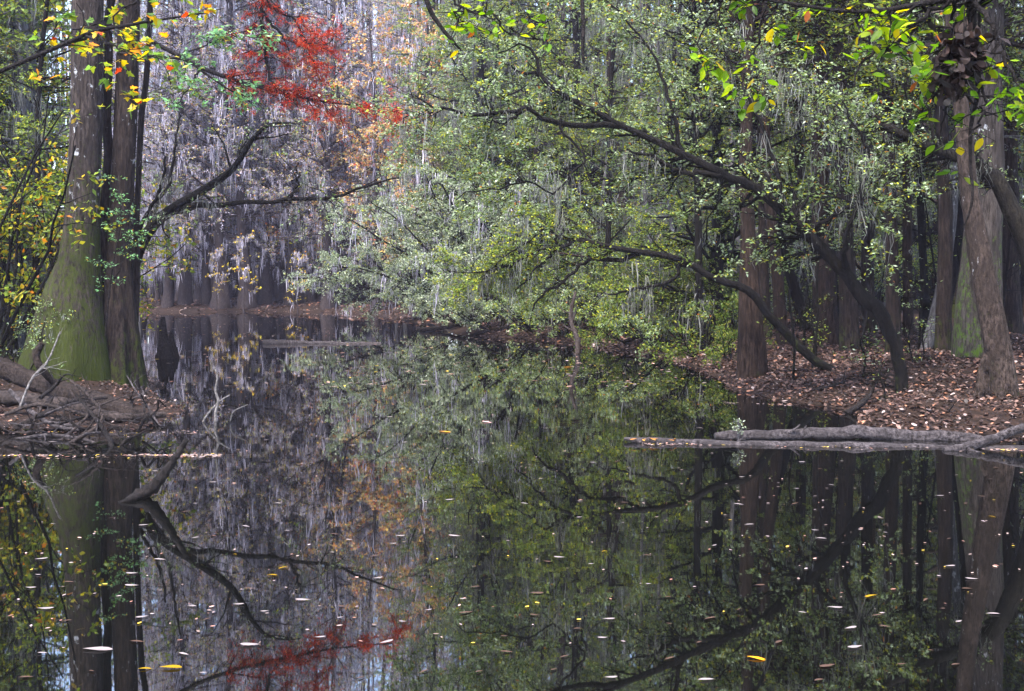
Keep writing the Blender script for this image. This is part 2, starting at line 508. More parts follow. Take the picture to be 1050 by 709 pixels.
def shore_sd(x, y):
    """metres outside the water's edge (negative over water)."""
    x = np.asarray(x, float)
    y = np.asarray(y, float)
    d = np.full(x.shape, 1e9)
    ins = np.zeros(x.shape, bool)
    n = len(SHORE)
    for i in range(n):
        ax, ay = SHORE[i]
        bx, by = SHORE[(i + 1) % n]
        ex, ey = bx - ax, by - ay
        t = np.clip(((x - ax) * ex + (y - ay) * ey) / (ex * ex + ey * ey), 0, 1)
        d = np.minimum(d, np.hypot(x - ax - t * ex, y - ay - t * ey))
        c = ((ay > y) != (by > y))
        with np.errstate(divide="ignore", invalid="ignore"):
            xi = ax + (y - ay) / (by - ay if by != ay else 1e-9) * ex
        ins ^= c & (x < xi)
    return np.where(ins, -d, d)


def height(x, y):
    x = np.asarray(x, float)
    y = np.asarray(y, float)
    wob = 0.16 * np.sin(2.3 * x + 1.1 * y) * np.sin(1.7 * y - 0.6 * x) + 0.09 * np.sin(5.1 * x + 2) * np.sin(4.3 * y)
    s = shore_sd(x, y) + wob
    out = 0.42 * (1 - np.exp(-np.maximum(s, 0) / 1.6)) + 0.25 * (1 - np.exp(-np.maximum(s, 0) / 12))
    out = out * (1 + 0.25 * np.sin(1.3 * x) * np.sin(0.9 * y + 1)) + 0.03 * np.sin(3.1 * x + 0.5) * np.sin(2.9 * y) * np.clip(s, 0, 1)
    out = out * (1 - 0.85 * np.clip((-2.2 - x) / 1.2, 0, 1) * np.clip((13.6 - y) / 1.2, 0, 1) * np.clip((y - 8) / 2, 0, 1))
    return np.where(s > 0, out, np.maximum(s * 0.35, -0.7))


def gz(x, y):
    return float(height(np.array([x]), np.array([y]))[0])


def axis(lo, hi, step, far, k):
    core = np.arange(lo, hi + 1e-6, step)
    ext = np.geomspace(step, far, k)
    return np.concatenate([(lo - ext)[::-1], core, hi + ext])


gx = axis(-27, 22, 0.22, 900, 26)
gy = axis(-3, 62, 0.22, 900, 26)
X, Yg = np.meshgrid(gx, gy)
Zg = height(X, Yg)
b = MB()
nx, ny = len(gx), len(gy)
ii = (np.arange(ny - 1)[:, None] * nx + np.arange(nx - 1)[None]).ravel()
b.add(np.stack([X, Yg, Zg], -1), np.stack([ii, ii + 1, ii + nx + 1, ii + nx], 1))
tag(b.build("ground", M["ground"]), kind="structure")
b = MB()
b.add([(-60, -4, 0), (40, -4, 0), (40, 75, 0), (-60, 75, 0)], [[0, 1, 2, 3]])
tag(b.build("water", M["water"]), kind="structure")


# ------------------------------------------------------------------ trees
def skeleton_parts(root, base, twigP, twigR, mat_twig, crown=None, crown_mat=None, mossb=None, moss_mat=None):
    if twigP:
        b = MB()
        for q, r in zip(twigP, twigR):
            tubes(b, q, r, 4, cap=False)
        b.build("branchwork", mat_twig, root, base)
    if crown is not None and crown.n:
        crown.build("crown", crown_mat, root, base, smooth=False)
    if mossb is not None and mossb.n:
        mossb.build("spanish_moss", moss_mat, root, base, smooth=False)


def make_tree(name, seed, h=12, r=0.2, flare=1.2, flare_h=0.5, flutes=0.12, lean=(0, 0), first=2.0, nb=26, blen=(1.2, 2.6), up=0.05, twig=6, tlen=(0.4, 0.9),
              nleaf=3000, lsize=(0.05, 0.08), leafm="leaf_green", nmoss=200, mlen=(0.2, 0.9), mper=5, mwid=(0.012, 0.025), mossm="moss_gray", barkm="bark_dark", leaf_lo=0.0, lratio=0.5, wig=0.16, topleaf=1.0, sides=14):
    """a whole tree standing at the origin: trunk, branchwork, crown, moss."""
    g = np.random.default_rng(seed)
    n = 22
    z = np.concatenate([np.linspace(0, 1.6, 8)[:-1], np.linspace(1.6, h, n - 7)]) - 0.25
    t = np.clip(z / h, 0, 1)
    ph = g.uniform(0, 6.28, 4)
    tx = lean[0] * t * h + 0.018 * h * np.sin(3.2 * t + ph[0]) * t + 0.010 * h * np.sin(8 * t + ph[1]) * np.minimum(1, t * 4)
    ty = lean[1] * t * h + 0.018 * h * np.sin(3.0 * t + ph[2]) * t + 0.010 * h * np.sin(7 * t + ph[3]) * np.minimum(1, t * 4)
    tr = np.stack([tx, ty, z], 1)
    rad = r * (1 - 0.82 * t) * (1 + flare * np.exp(-np.maximum(z, 0) / flare_h))
    root = empty(name, (0, 0, 0))
    b = MB()
    tubes(b, tr[None], trunk_rad(tr, rad, sides, flutes, int(g.integers(5, 8)), flare_h * 2.2, 0.05, seed)[None], sides, ref=(0, 1, 0))
    b.build("trunk", M[barkm], root)
    lo = first / h
    tp, tra = tr[None], rad[None]
    # even the sampling in height for branches
    zz = np.linspace(0.0, h * 0.97, 40)
    tp = np.stack([np.interp(zz, z, tr[:, 0]), np.interp(zz, z, tr[:, 1]), zz], 1)[None]
    tra = np.interp(zz, z, rad)[None]
    b1, r1 = children(tp, tra, nb, lo, 0.98, blen, (0.9, 1.6), up, wig, 8, 0.4, 0.006, g, rmax=r * 0.4)
    b2, r2 = children(b1, r1, nb * twig, 0.15, 1.0, tlen, (0.4, 1.0), -0.03, 0.22, 5, 0.5, 0.003, g, flat=.4)
    c = MB()
    if nleaf:
        C = along(b2, nleaf, 0.1, 1.0, 0.018, g)
        if topleaf < 1.0:
            keep = g.uniform(size=len(C)) < np.where(C[:, 2] > h * 0.55, topleaf, 1.0)
            C = C[keep]
        leaves(c, C, lsize, lratio, 1.1, 0.25, g=g)
    mo = MB()
    if nmoss:
        moss(mo, along(b1, nmoss, 0.1, 1.0, 0.03, g), mlen, mwid, mper, 0.07, g)
        moss(mo, along(b2, nmoss, 0.1, 1.0, 0.02, g), (mlen[0] * 0.5, mlen[1] * 0.5), mwid, mper, 0.04, g)
    skeleton_parts(root, (0, 0, 0), [b1, b2], [r1, r2], M[barkm], c, M[leafm], mo, M[mossm])
    return root


class Kind:
    def __init__(self, root):
        self.root, self.used = root, False

    def place(self, x, y, rot=0.0, sc=1.0, label="", cat="tree", group=None, z=None):
        o = self.root if not self.used else copy_tree(self.root)
        self.used = True
        o.location = (x, y, gz(x, y) if z is None else z)
        o.rotation_euler = (0, 0, rot)
        o.scale = (sc, sc, sc)
        for k in ("group",):
            if k in o: del o[k]
        tag(o, label, cat, group)
        return o


U = lambda a, b: float(RNG.uniform(a, b))

# ---- far shore: moss-hung cypresses across the water
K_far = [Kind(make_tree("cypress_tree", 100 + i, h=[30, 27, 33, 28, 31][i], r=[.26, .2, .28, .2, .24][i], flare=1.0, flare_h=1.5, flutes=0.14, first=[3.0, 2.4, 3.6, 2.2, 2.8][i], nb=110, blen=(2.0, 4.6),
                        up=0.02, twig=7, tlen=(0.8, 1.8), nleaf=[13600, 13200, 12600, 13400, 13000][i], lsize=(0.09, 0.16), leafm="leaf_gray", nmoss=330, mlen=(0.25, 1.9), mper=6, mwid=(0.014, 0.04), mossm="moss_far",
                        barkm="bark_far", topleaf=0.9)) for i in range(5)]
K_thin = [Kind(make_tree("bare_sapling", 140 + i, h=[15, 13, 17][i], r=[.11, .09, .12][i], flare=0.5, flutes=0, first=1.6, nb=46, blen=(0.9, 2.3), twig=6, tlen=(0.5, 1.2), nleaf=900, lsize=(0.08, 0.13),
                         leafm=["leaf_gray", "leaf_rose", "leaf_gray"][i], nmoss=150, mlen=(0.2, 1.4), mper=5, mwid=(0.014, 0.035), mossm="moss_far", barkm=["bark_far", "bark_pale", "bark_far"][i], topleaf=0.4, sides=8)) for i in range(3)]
K_orange = Kind(make_tree("maple_tree", 160, h=14, r=.16, flare=.6, flutes=0, first=2.2, nb=60, blen=(1.4, 3.0), twig=8, tlen=(0.6, 1.3), nleaf=7600, lsize=(0.10, 0.17), leafm="leaf_orange", nmoss=120,
                          mlen=(0.4, 1.4), mwid=(0.025, 0.05), mossm="moss_far", barkm="bark_far", lratio=0.7))
K_rose = Kind(make_tree("maple_tree", 161, h=15, r=.15, flare=.6, flutes=0, first=2.5, nb=56, blen=(1.4, 3.0), twig=8, tlen=(0.6, 1.3), nleaf=5600, lsize=(0.09, 0.15), leafm="leaf_rose", nmoss=240,
                        mlen=(0.4, 1.8), mwid=(0.025, 0.05), mossm="moss_far", barkm="bark_far", lratio=0.6))
K_gold = Kind(make_tree("yellow_sapling", 162, h=4.6, r=.05, flare=.4, flutes=0, first=1.0, nb=24, blen=(0.5, 1.1), twig=6, tlen=(0.3, 0.7), nleaf=170, lsize=(0.10, 0.16), leafm="leaf_gold", nmoss=30,
                        mlen=(0.2, 0.8), mwid=(0.025, 0.05), mossm="moss_far", barkm="bark_far", lratio=0.7))

GF = "moss-hung cypresses on the far shore"
front = [(172, 57.5, .95, 1), (190, 58, .9, 0), (212, 58.5, .85, 3), (227, 57.6, 1.05, 2), (254, 57.8, 1.1, 0), (272, 59.5, .9, 4), (296, 59, .85, 3), (306, 60, .95, 1), (337, 56.5, .9, 2)]
words = ["with a dark base beside the leaning trunk at left", "with a slim dark base at the water's edge", "with a narrow reddish base beside the broadest cypress", "with the broadest pale flared base at the water",
         "with a thick base behind a yellow sapling", "with a slim trunk behind the red leaf bank", "with a mossy trunk above the red leaf bank", "with a reddish trunk at the end of the leaf bank", "with a short stout base beside the sage bushes"]
for (px, Y, sc, k), w in zip(front, words):
    K_far[k].place((px - 525) / F * Y, Y, U(0, 6.28), sc, "mossy far-shore cypress " + w, "tree", GF)
for k in range(34):
    Y = U(61, 80)
    px = 120 + (k + U(-.4, .4)) * 12.5
    K_far[int(RNG.integers(0, 5))].place((px - 525) / F * Y, Y, U(0, 6.28), U(.85, 1.15), "gray cypress hung with pale moss, standing back in the far woods", "tree", "cypresses deep in the far woods")
for k in range(44):
    Y = U(57.5, 74)
    px = 130 + (k + U(-.4, .4)) * 7.5
    K_thin[int(RNG.integers(0, 3))].place((px - 525) / F * Y, Y, U(0, 6.28), U(.8, 1.15), "thin gray moss-hung sapling among the far cypresses", "tree", "thin saplings in the far woods")
for (px, Y, sc, w) in [(385, 51, 1.05, "orange-leaved maple right of the red cypress bough"), (432, 46.5, 1.0, "orange and gold maple behind the sage-green bushes"), (318, 60, 1.1, "orange maple straight below the red cypress bough, far back"), (352, 58, 1.0, "small orange maple below the red cypress bough")]:
    K_orange.place((px - 525) / F * Y, Y, U(0, 6.28), sc, w, "tree", "autumn maples on the far bank")
for (px, Y, sc, w) in [(300, 62, 1.1, "dusty rose maple among gray far cypresses, beneath the red bough"), (365, 66, 1.2, "tall dusty rose maple left of the orange maple"), (410, 60, 1.1, "rose-tinged maple behind the orange and gold maple"), (215, 63, 1, "faded rose maple behind the far shore's broadest cypress")]:
    K_rose.place((px - 525) / F * Y, Y, U(0, 6.28), sc, w, "tree", "autumn maples on the far bank")
for (px, Y, sc, w) in [(250, 54.8, .95, "small yellow-leaved sapling in front of the far cypresses"), (305, 53, .8, "small yellow sapling beside the sage-green bushes' tip"), (222, 55.8, .75, "short yellowish sapling just left of the brighter yellow one")]:
    K_gold.place((px - 525) / F * Y, Y, U(0, 6.28), sc, w, "sapling", "yellow saplings on the far shore", z=gz((px - 525) / F * Y, Y + 2))

# ---- the far woods behind everything: one mass
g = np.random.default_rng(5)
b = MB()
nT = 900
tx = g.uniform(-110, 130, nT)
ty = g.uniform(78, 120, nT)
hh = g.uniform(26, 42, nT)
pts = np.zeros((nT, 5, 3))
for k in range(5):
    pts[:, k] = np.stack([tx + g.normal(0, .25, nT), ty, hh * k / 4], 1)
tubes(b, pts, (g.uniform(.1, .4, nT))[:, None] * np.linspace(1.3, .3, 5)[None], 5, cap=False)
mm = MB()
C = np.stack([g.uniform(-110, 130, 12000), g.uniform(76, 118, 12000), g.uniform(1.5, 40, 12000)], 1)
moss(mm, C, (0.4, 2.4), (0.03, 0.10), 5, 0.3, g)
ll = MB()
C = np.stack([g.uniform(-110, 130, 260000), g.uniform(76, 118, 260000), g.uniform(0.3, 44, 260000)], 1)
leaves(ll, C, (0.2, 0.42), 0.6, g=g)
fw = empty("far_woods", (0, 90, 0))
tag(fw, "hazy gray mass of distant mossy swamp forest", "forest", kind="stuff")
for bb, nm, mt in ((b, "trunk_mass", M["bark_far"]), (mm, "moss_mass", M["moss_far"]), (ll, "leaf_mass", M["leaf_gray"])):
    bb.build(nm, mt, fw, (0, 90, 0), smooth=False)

# ---- right bank forest
K_wood = [Kind(make_tree("swamp_tree", 240 + i, h=[14, 13][i], r=[.16, .13][i], flare=.9, flare_h=.5, flutes=.08, first=[1.8, 1.2][i], nb=60, blen=(1.3, 3.0), up=0.0, twig=8, tlen=(0.5, 1.2), nleaf=14000, lsize=(0.06, 0.11),
                         leafm=["leaf_yellowgreen", "leaf_green"][i], nmoss=70, mlen=(0.3, 1.4), mper=5, mwid=(0.005, 0.014), mossm="moss_gray", barkm=["bark_dark", "bark_pale"][i], topleaf=0.7)) for i in range(2)]
K_mid = [Kind(make_tree("swamp_tree", 200 + i, h=[13, 11, 14, 12][i], r=[.17, .13, .2, .15][i], flare=.9, flare_h=.5, flutes=.08, lean=[(-.06, 0), (.03, .02), (-.02, -.03), (-.1, .0)][i], first=[1.6, 1.2, 2.4, 1.3][i], nb=58,
                        blen=(1.3, 3.0), up=0.0, twig=8, tlen=(0.5, 1.2), nleaf=[23000, 21000, 20000, 24000][i], lsize=(0.045, 0.082), leafm=["leaf_sage", "leaf_green", "leaf_sage", "leaf_green"][i], nmoss=60, mlen=(0.1, 0.9), mper=9,
                        mwid=(0.014, 0.03), mossm="moss_gray", barkm=["bark_dark", "bark_red", "bark_tupelo", "bark_dark"][i], topleaf=0.75)) for i in range(4)]
K_pole = [Kind(make_tree("slim_tree", 220 + i, h=[12, 10, 11][i], r=[.075, .06, .1][i], flare=.5, flutes=0, lean=[(.04, 0), (-.05, 0), (.0, .03)][i], first=.9, nb=40, blen=(.6, 1.7), twig=6, tlen=(.4, .9), nleaf=[4200, 5000, 3800][i],
                         lsize=(.045, .08), leafm=["leaf_green", "leaf_sage", "leaf_yellowgreen"][i], nmoss=60, mlen=(.1, .9), mper=9, mwid=(.005, .014), mossm="moss_gray", barkm=["bark_dark", "bark_pale", "bark_red"][i], topleaf=.4, sides=8)) for i in range(3)]
cnt = 0
for k in range(900):
    if cnt >= 120:
        break
    Y = 17.5 + 40 * U(0, 1) ** .8
    px = U(420, 1130)
    x = (px - 525) / F * Y
    s = float(shore_sd(np.array([x]), np.array([Y]))[0])
    if s < 0.8:
        continue
    if px > 730 and Y < 23:
        continue
    cnt += 1
    if cnt % 2:
        K_mid[int(RNG.integers(0, 4))].place(x, Y, U(0, 6.28), U(.75, .95) + Y / 75, "leafy moss-hung tree standing back in the right bank's thicket", "tree", "trees in the right bank thicket")
    else:
        K_pole[int(RNG.integers(0, 3))].place(x, Y, U(0, 6.28), U(.75, 1.0) + Y / 75, "slim moss-hung tree standing back in the right bank's thicket", "tree", "slim trees in the right bank thicket")

for (x, y) in [(8.6, 12.5), (9.6, 16), (11, 20), (8.2, 9.6)]:  # unseen trees, added so their crowns shade the right bank
    K_mid[int(RNG.integers(0, 4))].place(x, y, U(0, 6.28), U(.95, 1.1), "unseen leafy tree added past the right edge to shade the bank", "tree", "added shade trees past the right edge")

# ---- left bank forest
kk = 0
for k in range(300):
    if kk >= 40:
        break
    Y = U(17, 50)
    x = (U(-90, 140) - 525) / F * Y
    if shore_sd(np.array([x]), np.array([Y]))[0] < 0.7:
        continue
    kk += 1
    if k % 2:
        K_wood[int(RNG.integers(0, 2))].place(x, Y, U(0, 6.28), U(.85, 1.0) + Y / 75, "leafy moss-hung tree in the woods behind the big left cypress", "tree", "trees in the left bank woods")
    else:
        K_pole[int(RNG.integers(0, 3))].place(x, Y, U(0, 6.28), U(.85, 1.2), "slim tree in the woods behind the big left cypress", "tree", "slim trees in the left bank woods")


def bush(name, seed, h, spread, nstem, nleaf, lsize, leafm, lratio=.5, nmoss=0, barkm="bark_dark", lean=(0, 0)):
    g = np.random.default_rng(seed)
    root = empty(name, (0, 0, 0))
    a = g.uniform(0, 6.28, nstem)
    st = np.zeros((nstem, 7, 3))
    st[:, 0] = np.stack([np.cos(a) * .12, np.sin(a) * .12, np.full(nstem, -.1)], 1)
    d = nrm(np.stack([np.cos(a) * spread + lean[0], np.sin(a) * spread + lean[1], np.full(nstem, 1.0)], 1))
    for k in range(1, 7):
        d = nrm(d + g.normal(0, .14, (nstem, 3)))
        st[:, k] = st[:, k - 1] + d * (h / 6) * g.uniform(.7, 1.15, (nstem, 1))
    sr = np.full((nstem, 1), .012 + h * .004) * np.linspace(1, .3, 7)[None]
    b = MB()
    tubes(b, st, sr, 5)
    b.build("stem", M[barkm], root)
    b1, r1 = children(st, sr, nstem * 8, .2, 1, (h * .15, h * .4), (.5, 1.2), 0, .2, 6, .6, .003, g)
    b2, r2 = children(b1, r1, nstem * 26, .2, 1, (h * .07, h * .18), (.4, 1.1), 0, .2, 4, .6, .002, g)
    c = MB()
    leaves(c, along(b2, nleaf, .1, 1, .03, g), lsize, lratio, .6, .25, g=g)
    mo = MB()
    if nmoss:
        moss(mo, along(b1, nmoss, .1, 1, .02, g), (.15, .7), (.012, .025), 5, .05, g)
    skeleton_parts(root, (0, 0, 0), [b1, b2], [r1, r2], M[barkm], c, M[leafm], mo, M["moss_gray"])
    return root


B_gold = Kind(bush("shrub", 300, 3.2, .5, 8, 1900, (.05, .09), "leaf_yellowgreen"))
B_green = Kind(bush("shrub", 301, 2.6, .6, 8, 2100, (.045, .08), "leaf_green", nmoss=20))
B_sage = Kind(bush("shrub", 302, 2.2, .7, 7, 1700, (.04, .07), "leaf_sage", nmoss=20))
for (px, Y, sc, kd, w) in [(30, 15.5, 1.1, B_gold, "yellow-leaved shrub left of the big mossy cypress"), (55, 18, 1.2, B_gold, "taller yellow-green shrub just behind the big mossy cypress"), (10, 17, 1.5, B_green, "tall dark green shrub at the left edge of the woods"),
                           (45, 21, 1.7, B_green, "bushy green shrub deep behind the big cypress"), (20, 13.4, .6, B_sage, "low sage-green shrub among driftwood at the left edge"), (-20, 14.5, 1.3, B_gold, "yellow shrub past the left edge of the woods")]:
    x = (px - 525) / F * Y
    kd.place(x, Y, U(0, 6.28), sc, w, "shrub", "shrubs on the left bank")
n = 0
for k in range(200):
    if n >= 24:
        break
    Y = U(15.5, 36)
    px = U(500, 1080)
    x = (px - 525) / F * Y
    s = float(shore_sd(np.array([x]), np.array([Y]))[0])
    if s < .5 or s > 9 or (735 < px and Y < 24):
        continue
    n += 1
    [B_green, B_sage, B_gold][int(RNG.choice(3, p=[.5, .35, .15]))].place(x, Y, U(0, 6.28), U(.5, 1.0), "leafy understory shrub between trunks on the right bank", "shrub", "shrubs under the right bank trees")


SHK = [Kind(bush("shrub", 310, 2.0, 1.1, 8, 3000, (.05, .09), "leaf_sage", lean=(-.6, -.5))), Kind(bush("shrub", 311, 1.5, 1.2, 8, 1800, (.045, .08), "leaf_olive", lean=(-.5, -.6))), Kind(bush("shrub", 312, 2.2, 1.1, 8, 3200, (.06, .1), "leaf_willow", lean=(-.7, -.4)))]
for (x, Y, k, w) in [(-2.6, 38.5, 2, "farthest at the bend"), (-1.4, 33.5, 2, "beside the drooping sage trees"), (-.5, 30.5, 2, "under the drooping sage trees"), (.7, 29.2, 0, "above the fallen limbs"), (1.5, 27.6, 0, "right of the fallen limbs"), (2.3, 25.4, 1, "left of the dead stub"),
                     (2.9, 23.8, 1, "right of the dead stub"), (3.4, 21.6, 0, "under the olive-green tree"), (3.7, 19.8, 1, "left of the waterline tupelo"), (3.9, 18.3, 1, "just behind the waterline tupelo")]:
    SHK[k].place(x, Y, U(-.5, .5), U(.75, 1.1), "drooping shrub over the right bank's water, " + w, "shrub", "shrubs drooping over the channel")


# ---- individually shaped trees: trunk and limbs given as lines
def hero(name, label, cat, trunk, limbs, barkm, leafm=None, nleaf=0, lsize=(.04, .07), nb=(60, 300), blen=(.5, 1.3), tlen=(.25, .6), nmoss=0, mlen=(.15, .8), mwid=(.004, .011), mossm="moss_gray", seed=0, sides=14, ref=(0, 1, 0), bias=None, crook=0,
         flutes=0.0, group=None, lratio=.5, up=-0.02, blo=.35, base=None, rough=.06, decay=.8, nfl=6, droop=.25, trunkbranch=True, shape=None, upb=1.1, limbbranch=True):
    """trunk / limbs: lists of (px, row, Y, radius in photo pixels)."""
    g = np.random.default_rng(seed)

    def line(spec, n):
        q = np.array([P(a, b_, c) for a, b_, c, _ in spec])
        d = np.concatenate([[0], np.cumsum(np.linalg.norm(np.diff(q, axis=0), axis=1))])
        L = smooth_line(q, n)
        rr = np.interp(np.linspace(0, d[-1], n), d, [s[3] / F * s[2] for s in spec])
        return L, rr

    T, tr = line(trunk, 44)
    bs = T[0].copy() if base is None else np.asarray(base)
    root = empty(name, bs)
    tag(root, label, cat, group)
    bend = np.cumsum(g.normal(0, .012, T.shape), axis=0) * np.linspace(0, 1, len(T))[:, None] * min(1, tr.mean() * 10)
    T = T + bend * 0.4 + g.normal(0, .07, T.shape) * tr[:, None] * (crook if crook else 0)
    tr = tr * (0.6 if crook else 1)
    b = MB()
    tubes(b, T[None], trunk_rad(T, tr, sides, flutes, nfl, decay, rough, seed)[None], sides, ref=ref)
    b.build("trunk" if cat in ("tree",) else "stem", M[barkm], root, bs)
    allP, allR = ([T[::2]], [tr[::2]]) if trunkbranch else ([], [])
    for sp in limbs:
        L, lr = line(sp, 22)
        L[1:] += np.cumsum(g.normal(0, .014, L[1:].shape), axis=0) + g.normal(0, .012, L[1:].shape)
        b = MB()
        tubes(b, L[None], trunk_rad(L, lr, 8, 0, 5, 1, .06, seed + 1)[None], 8, ref=ref if abs(nrm(L[-1] - L[0])[1]) < .8 else None)
        b.build("limb", M[barkm], root, bs)
        if limbbranch:
            allP.append(L)
            allR.append(lr)
    if nb[0]:
        A = np.stack(allP)
        Rr = np.stack(allR)
        b1, r1 = children(A, Rr, nb[0], blo, 1.0, blen, (.4, 1.3), up, .2, 8, .45, .004, g, rmax=.03, bias=bias, flat=.7)
        b2, r2 = children(b1, r1, nb[1], .12, 1, tlen, (.4, 1.0), up, .22, 5, .6, .0025, g, flat=.4)
        c = MB()
        if nleaf:
            C = along(b2, nleaf, .05, 1, .014, g)
            if shape:
                big_leaves(c, C, lsize, shape, upb, droop, g=g)
            else:
                leaves(c, C, lsize, lratio, upb, droop, g=g)
        mo = MB()
        if nmoss:
            moss(mo, np.concatenate([along(b1, nmoss, .05, 1, .02, g), along(A, nmoss // 3, .4, 1, .03, g)]), mlen, mwid, 10, .045, g)
            moss(mo, along(b2, nmoss, .05, 1, .02, g), (mlen[0] * .5, mlen[1] * .5), mwid, 5, .03, g)
        skeleton_parts(root, bs, [b1, b2], [r1, r2], M[barkm], c, M[leafm] if leafm else None, mo, M[mossm])
    return root


hero("cypress_tree", "big gray cypress with swollen green-mossy base on the left bank", "tree",
     [(63, 420, 14, 54), (65, 398, 14, 50), (69, 360, 14, 41), (74, 310, 14, 30), (81, 265, 14, 20), (85, 220, 14, 16.5), (88, 150, 14, 15.8), (90, 60, 14, 15.5), (91, -60, 14, 15), (92, -300, 14, 13), (95, -900, 14, 7)],
     [], "bark_gray", "leaf_gray", 900, (.06, .1), (26, 120), (1, 2.6), (.4, .9), 60, (.2, 1), flutes=.07, decay=.9, nfl=5, seed=1, sides=40, blo=.5, rough=.03)
hero("tupelo_tree", "dark tupelo with ribbed base and three stems, right of the big cypress", "tree",
     [(121, 418, 14.3, 31), (122, 400, 14.3, 27), (122, 350, 14.3, 21), (121, 300, 14.3, 15.5), (122, 250, 14.3, 12.5), (126, 200, 14.3, 11.5), (130, 100, 14.3, 11), (133, 0, 14.3, 10.5), (138, -200, 14.3, 9), (150, -700, 14.3, 4)],
     [[(110, 330, 14.2, 8), (110, 260, 14.3, 6.5), (112, 180, 14.4, 5), (112, 60, 14.4, 4.5), (116, -80, 14.5, 4), (110, -400, 14.5, 3)],
      [(136, 330, 14.4, 6), (140, 270, 14.6, 3.5), (141, 200, 14.7, 3), (147, 110, 14.8, 3.2), (152, 30, 14.8, 3), (156, -100, 14.8, 2.5), (170, -400, 14.8, 2)]],
     "bark_tupelo", "leaf_sage", 900, (.05, .09), (30, 120), (.8, 2.0), (.4, .9), 60, (.2, .9), flutes=.2, decay=1.1, nfl=7, seed=2, sides=44, blo=.5, rough=.05)
hero("leaning_tree", "slender bare tree leaning right over the water from the left bank", "tree",
     [(124, 388, 16.60, 9), (128, 362, 16.60, 8), (131, 310, 16.60, 7.5), (136, 275, 16.60, 7), (148, 245, 16.60, 6.2), (172, 218, 16.50, 5), (205, 198, 16.40, 4.2), (232, 180, 16.30, 3.6), (246, 165, 16.20, 3), (258, 145, 16.10, 2.6), (272, 130, 16.00, 1.8), (288, 125, 15.90, 1.2), (308, 127, 15.80, .6)],
     [[(158, 233, 16.60, 4.5), (172, 221, 16.50, 3.6), (200, 213, 16.40, 3), (250, 212, 16.20, 2.4), (300, 206, 16.00, 2), (340, 202, 15.80, 1.7), (375, 190, 15.60, 1.2), (412, 178, 15.40, .6)],
      [(297, 208, 16.00, 1.8), (300, 190, 16.00, 1.4), (298, 165, 16.00, .8)],
      [(150, 243, 16.60, 3), (158, 215, 16.80, 2.2), (170, 190, 16.90, 1.7), (176, 160, 17.00, 1.3), (182, 120, 17.10, 1)],
      [(143, 255, 16.60, 2.6), (146, 230, 16.40, 2), (162, 195, 16.30, 1.6), (168, 165, 16.20, 1)]],
     "bark_dark", "leaf_sage", 520, (.04, .07), (34, 90), (.4, 1.3), (.2, .6), 46, (.1, .6), seed=3, sides=12, blo=.45, rough=.05)
hero("slim_tree", "slim pale lichened tree at the left edge, behind the shrubs", "tree",
     [(26, 345, 20, 7), (27, 300, 20, 5.5), (29, 200, 20, 4.8), (31, 100, 20, 4.4), (33, 0, 20, 4), (36, -250, 20, 2.5)], [], "bark_pale", "leaf_yellowgreen", 1500, (.06, .1), (46, 200), (.8, 2.2), (.4, .8), 40, seed=4, sides=10, blo=.15)

# ---- hero leaning trees of the right bank
hero("leaning_tree", "big dark tree leaning far out left over the water, arching to the top", "tree",
     [(926, 424, 12.6, 13), (925, 405, 12.6, 11), (924, 379, 12.6, 10.5), (917, 352, 12.6, 11), (906, 326, 12.6, 12), (886, 305, 12.6, 12), (866, 280, 12.6, 10.5), (845, 254, 12.6, 9.5), (815, 228, 12.6, 8.5), (781, 196, 12.6, 8), (744, 178, 12.6, 7), (707, 159, 12.7, 6.2),
      (665, 139, 12.7, 5.6), (638, 127, 12.8, 5), (600, 107, 12.8, 4.6), (570, 90, 12.9, 4), (553, 73, 13, 3), (550, 56, 13, 2.6), (536, 42, 13, 1.8), (519, 49, 13, 1.2), (505, 52, 13, .6)],
     [[(640, 129, 12.8, 3.6), (600, 125, 12.7, 3), (560, 119, 12.6, 2.6), (540, 108, 12.5, 2.2), (512, 113, 12.4, 2), (468, 115, 12.3, 1.6), (445, 110, 12.2, 1.2), (424, 98, 12.1, .7)],
      [(450, 111, 12.2, 1.2), (435, 113, 12.2, 1), (411, 132, 12.2, .5)],
      [(535, 110, 12.5, 1.5), (525, 126, 12.4, 1.2), (499, 132, 12.3, .6)],
      [(575, 122, 12.6, 1.6), (578, 140, 12.6, 1.4), (602, 164, 12.6, 1.2), (585, 180, 12.5, 1.1), (567, 194, 12.4, 1), (540, 189, 12.3, .9), (475, 203, 12.1, .5)],
      [(744, 179, 12.6, 3.5), (720, 181, 12.7, 3), (700, 178, 12.7, 2.6), (682, 173, 12.7, 2.2), (660, 160, 12.7, 1.6), (640, 158, 12.7, 1)],
      [(553, 78, 13, 2), (540, 73, 13, 1.5), (529, 69, 13, 1), (505, 58, 13, .5)],
      [(812, 224, 12.6, 4), (800, 195, 12.8, 3), (790, 160, 13, 2.2), (770, 110, 13.2, 1.5), (745, 60, 13.4, .9), (730, 10, 13.5, .5)],
      [(870, 282, 12.6, 4), (872, 240, 12.3, 2.6), (884, 200, 12.2, 2), (890, 150, 12, 1.4), (870, 90, 12, .8)],
      [(835, 242, 12.6, 3), (850, 222, 12.4, 2), (880, 208, 12.2, 1.5), (905, 205, 12, .8)],
      [(700, 156, 12.7, 2.6), (690, 110, 12.7, 2), (670, 60, 12.8, 1.4), (640, 20, 12.9, 1), (600, -20, 13, .6)]],
     "bark_dark", "leaf_sage", 24000, (.035, .065), (190, 1700), (.5, 1.5), (.2, .55), 110, (.12, .6), seed=10, crook=1, bias=(0, .8, .1), sides=18, blo=.3, rough=.07, up=-.01)
